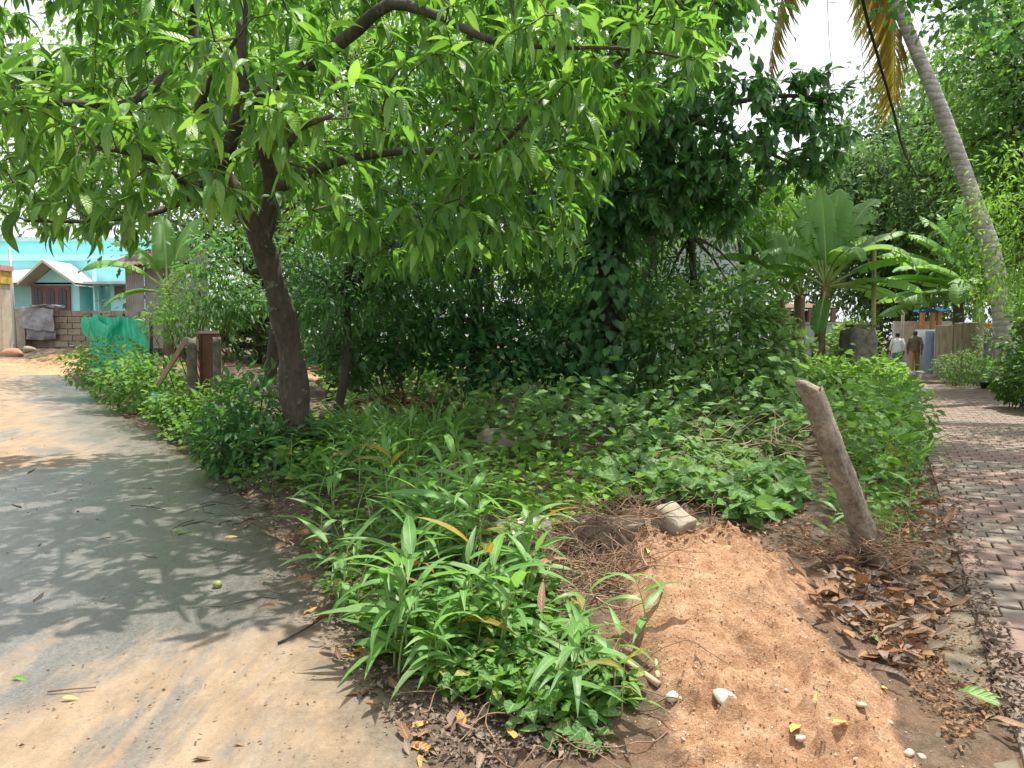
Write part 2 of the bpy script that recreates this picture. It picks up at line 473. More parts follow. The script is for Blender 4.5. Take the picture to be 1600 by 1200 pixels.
def road_mat():
    t = NT('wet_concrete_road'); p = t.pos()
    sp = t.new('ShaderNodeSeparateXYZ'); t.link(p, sp.inputs[0])
    mp = t.new('ShaderNodeMapping'); mp.inputs['Rotation'].default_value = (0, 0, .55); mp.inputs['Scale'].default_value = (1.5, .55, 1)
    t.link(p, mp.inputs['Vector'])
    big = t.noise(.9, mp.outputs[0], 7, .68, .6); mid = t.noise(4.5, mp.outputs[0], 7, .7); fine = t.noise(38, p, 6, .85); grit = t.noise(85, p, 3, .7)
    c = t.ramp(t.math('ADD', t.math('MULTIPLY', mid, .65), t.math('MULTIPLY', fine, .35)), [(.3, (.15, .102, .06)), (.5, (.255, .182, .113)), (.7, (.35, .26, .17))])
    c = t.mix(t.val(grit, .58, .70, 0, .75), c, (.13, .095, .06))
    c = t.mix(t.val(t.noise(2.2, mp.outputs[0], 8, .8, 1.2), .5, .68, 0, .4), c, (.155, .118, .08))
    c = t.mix(t.val(t.noise(120, p, 2, .6), .66, .72, 0, .5), c, (.5, .4, .28))
    # rain-wet area laid where the tree's shade falls, that shade painted into its greys
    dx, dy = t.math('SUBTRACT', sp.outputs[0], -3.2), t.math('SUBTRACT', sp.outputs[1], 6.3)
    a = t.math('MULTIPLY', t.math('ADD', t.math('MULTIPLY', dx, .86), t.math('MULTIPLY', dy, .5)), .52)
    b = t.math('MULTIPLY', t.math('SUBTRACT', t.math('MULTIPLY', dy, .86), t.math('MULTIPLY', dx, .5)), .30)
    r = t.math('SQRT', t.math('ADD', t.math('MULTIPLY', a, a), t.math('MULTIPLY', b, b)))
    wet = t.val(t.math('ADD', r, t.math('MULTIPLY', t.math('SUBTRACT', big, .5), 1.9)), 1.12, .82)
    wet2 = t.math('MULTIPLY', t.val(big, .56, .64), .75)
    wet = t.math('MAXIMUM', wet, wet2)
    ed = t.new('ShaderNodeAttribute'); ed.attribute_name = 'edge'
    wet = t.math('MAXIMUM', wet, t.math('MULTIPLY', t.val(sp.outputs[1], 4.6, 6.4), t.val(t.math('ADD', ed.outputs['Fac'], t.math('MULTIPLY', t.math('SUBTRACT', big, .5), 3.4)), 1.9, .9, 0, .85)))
    wet_shade = t.ramp(t.math('ADD', t.math('MULTIPLY', fine, .6), t.math('MULTIPLY', mid, .4)), [(.3, (.048, .046, .044)), (.5, (.105, .101, .096)), (.72, (.21, .20, .185))])  # neutral greys of the wet concrete also stand in for shade and sky sheen
    wet_shade = t.mix(t.val(grit, .55, .66, 0, .5), wet_shade, (.30, .285, .26))
    wet_shade = t.mix(t.val(grit, .44, .36, 0, .6), wet_shade, (.025, .024, .023))
    c = t.mix(t.math('MULTIPLY', wet, .95), c, wet_shade)
    # mud and rotted leaf washed onto the edge of the lane
    ea = t.new('ShaderNodeAttribute'); ea.attribute_name = 'edge'
    mud = t.val(t.math('ADD', ea.outputs['Fac'], t.math('MULTIPLY', t.math('SUBTRACT', t.noise(3.1, p, 7, .72), .5), 1.5)), .55, .0, 0, .92)
    c = t.mix(mud, c, t.ramp(fine, [(.35, (.05, .038, .027)), (.55, (.12, .09, .06)), (.75, (.2, .15, .1))]))
    t.link(c, t.p.inputs['Base Color'])
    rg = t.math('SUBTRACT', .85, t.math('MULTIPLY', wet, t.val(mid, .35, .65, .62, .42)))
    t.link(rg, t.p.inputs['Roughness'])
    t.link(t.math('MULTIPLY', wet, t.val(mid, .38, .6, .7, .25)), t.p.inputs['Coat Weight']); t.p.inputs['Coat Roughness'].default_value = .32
    t.p.inputs['Specular IOR Level'].default_value = .5
    t.bump(t.math('ADD', t.math('MULTIPLY', fine, .6), t.math('ADD', t.math('MULTIPLY', grit, .4), t.math('MULTIPLY', mid, .8))), .8, .010)
    return t.m
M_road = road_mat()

def paver_mat(name, c, dirt):
    t = NT(name); p = t.pos(); oi = t.new('ShaderNodeObjectInfo')
    f = t.math('ADD', t.math('MULTIPLY', t.noise(22, p, 6, .75), .75), t.math('MULTIPLY', oi.outputs['Random'], .25))
    cc = t.ramp(f, [(.3, tuple(x * .65 for x in c)), (.55, c), (.8, tuple(min(1, x * 1.25) for x in c))])
    cc = t.mix(t.val(t.noise(3.2, p, 8, .75), .36, .64, .2, .95), cc, dirt)
    cc = t.mix(t.val(t.noise(60, p, 3, .6), .6, .72, 0, .6), cc, (.08, .065, .05))
    t.link(cc, t.p.inputs['Base Color']); t.p.inputs['Roughness'].default_value = .82
    t.bump(t.noise(70, p, 6, .75), .6, .008)
    return t.m
M_pred = paver_mat('paver_red', (.275, .165, .135), (.17, .125, .095))
M_pcream = paver_mat('paver_cream', (.25, .208, .16), (.165, .13, .10))

# ------------------------------------------------------------------ ground, road, path
def grid_obj(name, X, Y, Z, mat, smooth=True):
    ny, nx = X.shape
    v = np.stack([X, Y, Z], -1).reshape(-1, 3)
    i = np.arange(nx * ny).reshape(ny, nx)
    f = np.stack([i[:-1, :-1], i[:-1, 1:], i[1:, 1:], i[1:, :-1]], -1).reshape(-1, 4)
    me = bpy.data.meshes.new(name)
    me.from_pydata(v.tolist(), [], f.tolist())
    me.materials.append(mat)
    if smooth: me.polygons.foreach_set('use_smooth', [True] * len(me.polygons))
    return link(name, me)

gx = np.concatenate([np.linspace(-260, -40, 23), np.linspace(-38, -9.5, 40), np.arange(-9, 8, .17), np.linspace(8.3, 30, 50), np.linspace(32, 260, 24)])
gy = np.concatenate([np.linspace(-60, 0, 13), np.arange(.5, 14, .17), np.linspace(14.2, 45, 70), np.linspace(47, 320, 30)])
GX, GY = np.meshgrid(gx, gy)
in_road = sstep(.02, .3, xl(GY) - GX) * sstep(.02, .3, GX - (xl(GY) - 7.4))
in_path = sstep(.02, .3, GX - xr(GY)) * sstep(.02, .3, xrr(GY) - GX)
GZ = gh(GX, GY) + .022 * fbm(GX * 3.1, GY * 3.1, 3) * (1 - np.maximum(in_road, in_path)) - .07 * np.maximum(in_road, in_path) - .07 * sstep(.02, .2, .66 - np.abs(GX - 1.08 + .08 * (4.2 - GY))) * sstep(1.9, 2.2, GY) * (1 - sstep(4.3, 4.5, GY))
ground = tag(grid_obj('ground', GX, GY, GZ, M_soil), kind='structure')

ry = np.concatenate([np.arange(-5, 12, .15), np.arange(12, 40, .5)])
rs = np.concatenate([np.linspace(0, .5, 8), np.linspace(.7, 7.2, 34)])
RY, RS = np.meshgrid(ry, rs, indexing='ij')
RX = xl(RY) - RS + .17 * fbm(RY * 1.9, RY * .2 + 4, 5) * (1 - sstep(0, .6, RS))
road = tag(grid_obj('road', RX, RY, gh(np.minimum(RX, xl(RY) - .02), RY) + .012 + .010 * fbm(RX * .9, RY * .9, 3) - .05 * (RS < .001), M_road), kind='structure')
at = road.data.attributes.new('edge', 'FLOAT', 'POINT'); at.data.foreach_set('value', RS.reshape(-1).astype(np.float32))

# red earth banks: the heap in front, and the bare patch where the lane meets the far wall
my, mx = np.arange(1.9, 5.2, .018), np.arange(-.25, 2.35, .018)
MX, MY = np.meshgrid(mx, my)
back = 1 - sstep(4.45, 4.8, MY + .12 * fbm(MX * 4, MY * 4, 3))
hdist = np.abs(MX - 1.08 + .08 * (4.2 - MY)) + .10 * fbm(MX * 2 + 9, MY * 2, 3) + .06 * fbm(MX * 8, MY * 8, 3)
heap = (1 - sstep(.30, .54, hdist)) * back
skirt = (1 - sstep(.75, .95, hdist - .35 * (1 - sstep(2.2, 3.6, MY)))) * back
clod = np.maximum(0, fbm(MX * 10, MY * 10, 3) - .12) ** 1.1 * .06 - .02 * np.maximum(0, fbm(MX * 17 + 2, MY * 17, 2) - .3) + .016 * fbm(MX * 26, MY * 26, 2) * (.5 + .5 * sstep(-.3, .5, fbm(MX * 2.5 + 5, MY * 2.5, 2)))
dig = -.09 * np.maximum(0, fbm(MX * 6 + 3, MY * 6, 3) - .35) * sstep(.45, .1, np.abs(MX - 1.2))
MZ = gh(MX, MY) - .05 + .07 * skirt + heap * (.03 + .03 * fbm(MX * 3.3, MY * 3.3, 3) + dig) + skirt * clod * (.45 + .55 * heap)
M_heap = NT('red_earth_heap')
_p = M_heap.pos(); _a = M_heap.new('ShaderNodeAttribute'); _a.attribute_name = 'heap'
_f = M_heap.math('ADD', M_heap.math('MULTIPLY', M_heap.noise(11, _p, 7, .75), .55), M_heap.math('MULTIPLY', M_heap.noise(80, _p, 4, .8), .45))
_c = M_heap.ramp(_f, [(.33, (.15, .065, .030)), (.45, (.36, .195, .105)), (.55, (.47, .29, .17)), (.68, (.64, .50, .35))])
_d = M_heap.ramp(_f, [(.3, (.06, .042, .028)), (.48, (.14, .098, .065)), (.62, (.24, .17, .115)), (.75, (.42, .33, .24))])
_m = M_heap.val(M_heap.math('ADD', _a.outputs['Fac'], M_heap.math('MULTIPLY', M_heap.math('SUBTRACT', M_heap.noise(5, _p, 7, .75), .5), 1.3)), .15, .6)
_c = M_heap.mix(_m, _d, _c)
_c = M_heap.mix(M_heap.val(M_heap.noise(2.1, _p, 5, .7), .5, .7, 0, .45), _c, (.30, .15, .08))
M_heap.link(_c, M_heap.p.inputs['Base Color']); M_heap.p.inputs['Roughness'].default_value = .95; M_heap.p.inputs['Specular IOR Level'].default_value = .2
M_heap.bump(_f, 1.0, .04)
hm = tag(grid_obj('soil_mound', MX, MY, MZ, M_heap.m), kind='structure')
at = hm.data.attributes.new('heap', 'FLOAT', 'POINT'); at.data.foreach_set('value', heap.reshape(-1).astype(np.float32))
def mz(x, y):
    i, j = int(np.clip(round((y - 1.9) / .018), 0, len(my) - 1)), int(np.clip(round((x + .25) / .018), 0, len(mx) - 1))
    return float(max(MZ[i, j], gh(x, y)))

def patch(name, poly_c, rx, ry_, mat, lift=.02, n=40):
    a = np.linspace(-1, 1, n); A, B = np.meshgrid(a, a)
    X, Y = poly_c[0] + A * rx, poly_c[1] + B * ry_
    r = np.sqrt(A * A + B * B) + .25 * fbm(X * .8, Y * .8, 3)
    return tag(grid_obj(name, X, Y, gh(X, Y) - .05 + (.05 + lift) * (1 - sstep(.7, .95, r)), mat), kind='structure')
c = G(85, 590); patch('ground_red_earth', (c.x - 1.5, c.y + 5.5), 5.5, 5.5, M_red, .03)
patch('ground_red_clearing', (-2.0, 26.5), 7.5, 5.0, M_red, .05)

# mossy concrete strip along the pavers
M_edge = plain('mossy_concrete_edge', (.16, .135, .09), .9, .6, 9, 1.0, 40, (.075, .06, .04), coord='Object')
ky = np.arange(1.6, 9.0, .12); ks = np.array([0, .005, .02, .16, .3, .315, .32])
KY, KS = np.meshgrid(ky, ks, indexing='ij')
KX = xr(KY) - .01 - KS * (.72 - .5 * sstep(5, 8.5, KY) + .12 * fbm(KY * 2.2, KY * .3, 3)) + .012 * fbm(KY * 3, KS * 9, 2)
tag(grid_obj('kerb', KX, KY, np.where((KS < .001) | (KS > .318), -.05, .026 + .02 * fbm(KX * 4, KY * 4, 3)), M_edge), kind='structure')

# paver path: bedding sheet + interlocking wavy-edged pavers
by = np.concatenate([np.arange(-4, 30, .4), np.arange(30, 70, 1.5)]); bs = np.linspace(0, 1, 12)
BY, BS = np.meshgrid(by, bs, indexing='ij')
BX = xr(BY) + (xrr(BY) - xr(BY)) * BS
M_bed = plain('path_bedding_dirt', (.13, .10, .075), .95, .4, 5, .6, 50)
path = tag(grid_obj('path', BX, BY, np.full_like(BX, .012), M_bed), kind='structure')
PL, PW, PH, J = .24, .168, .045, .010
def paver_mesh(name, mat, half=False):
    mb = MB(); n = 5
    L = PL * (.5 if half else 1)
    lo, hi = [], []
    for k in range(n): 
        x = -L / 2 + J / 2 + (L - J) * k / (n - 1)
        lo.append((x, -PW / 2 + J / 2 + .015 * math.sin(2 * math.pi * (x + (PL * .25 if half else 0)) / PL)))
    for k in range(n):
        x = L / 2 - J / 2 - (L - J) * k / (n - 1)
        hi.append((x, PW / 2 - J / 2 + .015 * math.sin(2 * math.pi * (x + (PL * .25 if half else 0)) / PL)))
    ring = lo + hi
    r0 = [(x, y, 0) for x, y in ring]; r1 = [(x, y, PH - .007) for x, y in ring]
    r2 = [(x * .955, y * .935, PH) for x, y in ring]
    mb.loft([r0, r1, r2], caps=True)
    return mb.mesh(name, mat)
pm = {'r': paver_mesh('paver', M_pred), 'c': paver_mesh('paver', M_pcream), 'rh': paver_mesh('paver', M_pred, True), 'ch': paver_mesh('paver', M_pcream, True)}
tdir = Vector((.4395, .8982, 0)); ndir = Vector((.8982, -.4395, 0)); PO = Vector((2.92, 4.92, 0)) + ndir * .01
prot = math.atan2(ndir.y, ndir.x)
pavers = []
for row in range(-18, 125):
    colr = 'r' if ((row + 200) // 5) % 2 == 0 else 'c'
    for k in range(0, 12):
        half = row % 2 and k == 0
        c = PO + tdir * (row * PW) + ndir * ((.25 if half else k + (0 if row % 2 else .5)) * PL)
        if c.x + .1 > float(xrr(c.y)) - .02: continue
        if c.x < float(xr(c.y)): continue
        u, v, f = proj((c.x, c.y, .04))
        if f < 1.0 or u > 1650 or v > 1260: continue
        pavers.append((f, c, colr + ('h' if half else '')))
pavers.sort(key=lambda q: q[0])
mb = MB()
tv = {k: ([tuple(v.co) for v in pm[k].vertices], [tuple(p.vertices) for p in pm[k].polygons]) for k in pm}
for i, (f, c, colr) in enumerate(pavers):
    z = .0 + random.uniform(-.004, .004) - .004
    tilt = Matrix.Rotation(prot + random.uniform(-.012, .012), 4, 'Z') @ Matrix.Rotation(random.uniform(-.012, .012), 4, 'X') @ Matrix.Rotation(random.uniform(-.012, .012), 4, 'Y')
    M = Matrix.Translation((c.x, c.y, z)) @ tilt
    if i < 295:
        o = link('paver', pm[colr], path); o.matrix_basis = M
    else:
        mb.mi = 0 if colr[0] == 'r' else 1
        mb.add([M @ Vector(v) for v in tv[colr][0]], tv[colr][1])
far_pavers = mb.build('paver_field', [M_pred, M_pcream], path)
far_pavers['kind'] = 'stuff'
# ------------------------------------------------------------------ vegetation builders
UPV = np.array([0, 0, 1.0])
def rdir(n):
    v = RNG.normal(size=(n, 3)); return v / np.linalg.norm(v, axis=1, keepdims=True)

def in_ellipsoid(c, r, n, shell=.45):
    d = rdir(n); k = U(shell ** 3, 1, n) ** (1 / 3)
    return np.asarray(c) + d * k[:, None] * np.asarray(r)

def smooth_path(pts, rads, step=.14):
    """Catmull-Rom through pts"""
    pts = [Vector(p) for p in pts]
    out, ro = [], []
    for i in range(len(pts) - 1):
        p0, p1, p2, p3 = pts[max(0, i - 1)], pts[i], pts[i + 1], pts[min(len(pts) - 1, i + 2)]
        n = max(2, int((p2 - p1).length / step))
        for k in range(n):
            t = k / n
            out.append(.5 * ((2 * p1) + (p2 - p0) * t + (2 * p0 - 5 * p1 + 4 * p2 - p3) * t * t + (3 * p1 - p0 - 3 * p2 + p3) * t ** 3))
            ro.append(rads[i] * (1 - t) + rads[i + 1] * t)
    return out + [pts[-1]], ro + [rads[-1]]

def grow_twigs(skel, tips, r=.005, lift=.12):
    """joins every tip to the nearest wood; returns tubes (pts, radii) and the direction each tip points in"""
    S = np.array([tuple(p) for p in skel], float)
    order = np.argsort([np.min(np.linalg.norm(S - t, axis=1)) for t in tips])
    tubes, dirs = [], np.zeros((len(tips), 3))
    S = list(S)
    arr = np.array(S)
    for i in order:
        t = tips[i]
        dd = np.linalg.norm(arr - t, axis=1)
        a = arr[np.argmin(dd)]; L = max(dd.min(), .02)
        m1 = a + (t - a) * .4 + np.array([0, 0, lift * L]) + RNG.normal(size=3) * .06 * L
        m2 = a + (t - a) * .75 + np.array([0, 0, lift * .8 * L]) + RNG.normal(size=3) * .05 * L
        r0 = r + .008 * min(1.5, L)
        tubes.append(([a, m1, m2, t], [r0, r0 * .75, r0 * .5, r * .5]))
        d = t - m2; dirs[i] = d / (np.linalg.norm(d) + 1e-9)
        arr = np.vstack([arr, m1, m2] if L > .25 else [arr, m2])
    return tubes, dirs

def whorls(tips, dirs, k, size, fwd=(.1, .8), rad=(.6, 1), down=(.25, .8), back=.12):
    """k leaves round the end of each shoot"""
    n = len(tips) * k
    ti = np.repeat(np.arange(len(tips)), k)
    a = dirs[ti]
    up = np.where(np.abs(a[:, 2:3]) > .95, np.array([[1., 0, 0]]), UPV[None])
    e1 = np.cross(a, up); e1 /= np.linalg.norm(e1, axis=1, keepdims=True); e2 = np.cross(e1, a)
    ph = np.tile(np.arange(k) * 2.4, len(tips)) + np.repeat(U(0, 6.28, len(tips)), k) + U(-.3, .3, n)
    radial = e1 * np.cos(ph)[:, None] + e2 * np.sin(ph)[:, None]
    d = a * U(*fwd, n)[:, None] + radial * U(*rad, n)[:, None] - UPV * U(*down, n)[:, None]
    pos = tips[ti] - a * (U(0, 1, n) * back)[:, None]
    upv = UPV + radial * .25 + RNG.normal(size=(n, 3)) * .22
    return pos, d, upv, U(size[0], size[1], n)

def view_score(pos, size):
    u, v, f = proj(pos)
    ok = (f > .5) & (u > 5) & (u < 1595) & (v > 5) & (v < 1195)
    return np.where(ok, size / np.maximum(f, .1), 0)

def place_leaves(root, mat, T, pos, d, up, size, nparts, base, part='leaf', mass='foliage', wscale=None, score=None, minpx=9):
    sc = view_score(pos, size) if score is None else score
    order = np.argsort(-sc)
    npt = int(min(nparts, np.sum(sc * FPX > minpx)))
    pick, rest = order[:npt], order[npt:]
    if npt:
        ms = [single_leaf_mesh(part, mat, t) for t in T[:6]]
        if mat is M_mango: ms = [single_leaf_mesh(part, M_mango_lit if j % 4 else M_mango, t, .17 * j) for j, t in enumerate(T[:6] * 2)]  # leaves nearest the camera mostly take the painted-lit copy, for depth
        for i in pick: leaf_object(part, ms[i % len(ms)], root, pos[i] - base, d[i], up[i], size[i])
    if len(rest):
        o = link(mass, leaves_mesh(mass, mat, T, pos[rest] - base, d[rest], up[rest], size[rest]), root)
        o['kind'] = 'stuff'

def make_tree(name, label, base, limbs, tips, T, mat, size, k, nparts, bark, group=None, twr=.005, **kw):
    base = np.asarray(base, float)
    root = empty(name, base, label, 'tree', group)
    skel = []
    for i, (pts, rads) in enumerate(limbs):
        p, r = smooth_path(pts, rads)
        if i == 0:
            r = [q * (1 + .12 * math.sin(j * 1.3) + .06 * math.sin(j * 3.1)) for j, q in enumerate(r)]
            r[0] *= 1.35
        mb = MB(); mb.tube([q - Vector(base) for q in p], r, 10 if i < 3 else 7)
        mb.build('trunk' if i == 0 else 'branch', bark, root, True)
        zmin = min(t[2] for t in tips) - .6
        skel += [tuple(q) for q in p if q.z > zmin]
    tubes, dirs = grow_twigs(skel, tips, twr)
    mb = MB()
    for p, r in tubes: mb.tube([q - base for q in p], r, 3, False)
    tw = mb.build('twigs', M_twig, root, True); tw['kind'] = 'stuff'
    pos, d, up, sz = whorls(tips, dirs, k, size, **kw)
    place_leaves(root, mat, T, pos, d, up, sz, nparts, base)
    return root

def variants(n, width, fold, shape, droops, wave=0., tw=.25):
    return [leaf_template(n, width * random.uniform(.88, 1.12), fold * random.uniform(.6, 1.4), dr, shape, wave, random.uniform(-tw, tw)) for dr in droops]

T_long = variants(5, .32, .35, 'lance', [.1, .22, .34, .46, .58, .3])
T_long3 = variants(3, .3, .3, 'lance', [.1, .25, .4, .5])
T_oblong = variants(4, .42, .25, 'oblong', [.08, .2, .3, .4])
T_small = variants(2, .5, .25, 'diamond', [.05, .2, .35])
T_heart = variants(5, .82, .18, 'heart', [.05, .15, .28, .4])
T_heart3 = variants(3, .85, .18, 'heart3', [.05, .2, .3])
T_round3 = variants(3, .62, .2, 'round', [.05, .2, .3])
T_blade = variants(6, .19, .3, 'blade', [.25, .45, .6, .75, .35, .5], 0., .5)
T_thin = variants(4, .06, .3, 'blade', [.3, .6, .8, .45], 0., .4)

def cluster_tree(name, label, base, trunk_top, tr, crowns, n, size, T, mat, bark=None, clumps=70, group=None, nparts=0, cl=.55, limbs=True):
    """a tree seen farther off: trunk, limbs into every lobe of the crown, leaves in clumps through it"""
    base = Vector(base)
    root = empty(name, base, label, 'tree', group)
    bark = bark or M_barkdark
    mb = MB(); p, r = smooth_path([base, base.lerp(Vector(trunk_top), .5) + Vector((.1, .05, 0)), trunk_top], [tr, tr * .8, tr * .6], .3)
    mb.tube([q - base for q in p], r, 8); mb.build('trunk', bark, root, True)
    pos, d, up = [], [], []
    tot = sum(c[1][0] * c[1][1] * c[1][2] for c in crowns)
    for c, rr in crowns:
        share = rr[0] * rr[1] * rr[2] / tot
        nc = max(6, int(clumps * share)); nl = int(n * share / nc)
        cc = in_ellipsoid(c, np.asarray(rr) * .92, nc, .55)
        if limbs:
            mb = MB()
            for q in cc[::4]:
                a = Vector(trunk_top); b = Vector(q)
                pp, r2 = smooth_path([a, a.lerp(b, .5) + Vector((0, 0, .1 * (b - a).length)), b], [tr * .45, tr * .25, tr * .06], .5)
                mb.tube([x - base for x in pp], r2, 5, False)
            mb.build('branch', bark, root, True)['kind'] = 'stuff'
        sg = cl * (rr[0] * rr[1] * rr[2]) ** (1 / 3) * .55
        for q in cc:
            o = RNG.normal(size=(nl, 3)) * np.array([sg, sg, sg * .62])
            pos.append(q + o)
            out = o / (np.linalg.norm(o, axis=1, keepdims=True) + 1e-6)
            d.append(out * .7 + rdir(nl) * .7 - UPV * .35)
            up.append(UPV + out * .3 + RNG.normal(size=(nl, 3)) * .35)
    pos, d, up = np.concatenate(pos), np.concatenate(d), np.concatenate(up)
    place_leaves(root, mat, T, pos, d, up, U(size[0], size[1], len(pos)), nparts, np.array(base), mass='crown')
    return root

def bush(name, label, cat, base, crowns, n, size, T, mat, nparts=60, stems=10, group=None, down=.15, stem_mat=None, flat=False):
    base = Vector(base)
    root = empty(name, base, label, cat, group)
    pos = np.concatenate([in_ellipsoid(c, r, max(4, int(n * w)), .25) for c, r, w in crowns])
    cen = np.concatenate([np.repeat(np.asarray([tuple(c)], float), max(4, int(n * w)), 0) for c, r, w in crowns])
    g = gh(pos[:, 0], pos[:, 1])
    pos[:, 2] = np.maximum(pos[:, 2], g + .03 + U(0, .1, len(pos)))
    out = pos - cen; out /= (np.linalg.norm(out, axis=1, keepdims=True) + 1e-6)
    d = out * .7 + rdir(len(pos)) * .6 - UPV * down
    if flat: d[:, 2] *= .35
    up = UPV + out * .3 + RNG.normal(size=(len(pos), 3)) * .3
    place_leaves(root, mat, T, pos, d, up, U(size[0], size[1], len(pos)), nparts, np.array(base))
    mb = MB()
    for i in range(stems):
        q = Vector(pos[RNG.integers(len(pos))])
        a = Vector((base.x + (q.x - base.x) * .6 * random.random(), base.y + (q.y - base.y) * .6 * random.random(), 0)); a.z = gz(a.x, a.y) - .03
        p, r = smooth_path([a, a.lerp(q, .5) + Vector((random.uniform(-.08, .08), random.uniform(-.08, .08), .06)), q], [.012, .009, .004], .2)
        mb.tube([x - base for x in p], r, 5, False)
    if stems: mb.build('stems', stem_mat or M_twig, root, True)['kind'] = 'stuff'
    return root

def banana(name, label, base, stem_top, sr, specs, group=None, mat=None, dead=0):
    """pseudostem and big blades torn along the veins; specs: azimuth, elevation, length, droop"""
    base, top = Vector(base), Vector(stem_top)
    root = empty(name, base, label, 'banana plant', group)
    mb = MB(); p, r = smooth_path([base, base.lerp(top, .5), top], [sr * 1.2, sr, sr * .65], .15)
    mb.tube([q - base for q in p], [q * (1 + .1 * math.sin(i * 2.1)) for i, q in enumerate(r)], 9); mb.build('stem', M_bstem, root, True)
    for j, (az, el, L, dr) in enumerate(specs):
        az, el = math.radians(az), math.radians(el)
        h = Vector((math.cos(az), math.sin(az), 0)); side = Vector((-h.y, h.x, 0))
        N = 22; sp = []
        a, pnt = el, top - base
        for i in range(N + 1):
            sp.append((pnt.copy(), a))
            pnt = pnt + (h * math.cos(a) + Vector((0, 0, 1)) * math.sin(a)) * (L / N)
            a -= math.radians(dr) / N * (.35 + 1.3 * i / N)
        vs, uv, f = [], [], []
        W = L * .155
        for sx in (-1, 1):
            i0 = 6
            lag = 0
            for i in range(i0, N):
                if random.random() < .3: lag = random.uniform(0, .75)
                quad = []
                gap = .0 if random.random() > .4 else .4
                for ii, e in ((i, 0), (i + 1, -gap)):
                    c, a = sp[ii]; t = (ii - i0) / (N - i0)
                    w = W * min(1, (t * 6 + .15)) ** .6 * max(.05, 1 - (max(0, t - .72) / .28) ** 1.6) ** .6
                    nrm = Vector((0, 0, 1)) * math.cos(a) - h * math.sin(a)
                    tgt = (h * math.cos(a) + Vector((0, 0, 1)) * math.sin(a))
                    w1 = c + side * sx * w * .55 + nrm * (w * .22 - lag * w * .1)
                    w2 = c + side * sx * w * (1 - .25 * lag) + nrm * (w * .12 - lag * w * .75) + tgt * e * L / N
                    quad.append((c, w1, w2, t))
                b = len(vs)
                for c, w1, w2, t in quad:
                    vs += [c, w1, w2]; uv += [(0, t), (sx * .5, t), (sx, t)]
                f += [(b, b + 1, b + 4, b + 3), (b + 1, b + 2, b + 5, b + 4)]
        me = bpy.data.meshes.new('leaf'); me.from_pydata([tuple(q) for q in vs], [], f)
        at = me.attributes.new('lv', 'FLOAT_VECTOR', 'POINT')
        rr = random.random() * .8
        at.data.foreach_set('vector', [x for q in uv for x in (q[0], q[1], rr)])
        me.materials.append(M_drygrey if j < dead else (mat or M_banana))
        me.polygons.foreach_set('use_smooth', [True] * len(me.polygons))
        lf = link('leaf', me, root)
        mb = MB(); mb.tube([c - Vector((0, 0, .012)) for c, a in sp[::2]], [max(.006, .035 * (1 - i / 12)) for i in range(len(sp[::2]))], 5)
        mb.build('midrib', M_midrib, lf, True)
    return root

M_bstem = plain('banana_stem', (.20, .15, .075), .75, .5, 6, .5, 30, (.07, .05, .03))
M_midrib = plain('banana_midrib', (.26, .34, .10), .5, .2, 8, .1, 30)

# ------------------------------------------------------------------ the big tree on the left: long ribbed drooping leaves
VB_U = [-400, 0, 120, 210, 260, 350, 450, 520, 640, 760, 900, 960, 1040, 1140, 1200]
VB_V = [380, 375, 395, 400, 345, 335, 350, 430, 465, 430, 410, 290, 170, 135, -100]
def front_tips(n):
    out = []
    while len(out) < n:
        p = in_ellipsoid((-2.2, 7.9, 4.2), (5.4, 3.3, 2.9), 4000, .3)
        u, v, f = proj(p)
        vb = np.interp(u, VB_U, VB_V) - .13 * FPX / f
        ok = (v < vb) & (p[:, 1] > 4.7) & (p[:, 2] > 2.2) & (p[:, 2] < 3.9 + .62 * (p[:, 1] - 4.5)) & (p[:, 0] < 2.2) & (u < 1170) & (p[:, 2] < 6.6)
        # open sky windows over the upper left
        ok &= ~(((u - 60) ** 2 / 70 ** 2 + (v - 30) ** 2 / 55 ** 2 < 1) & (U(0, 1, len(p)) < .8))
        out += list(p[ok])
    return np.array(out[:n])

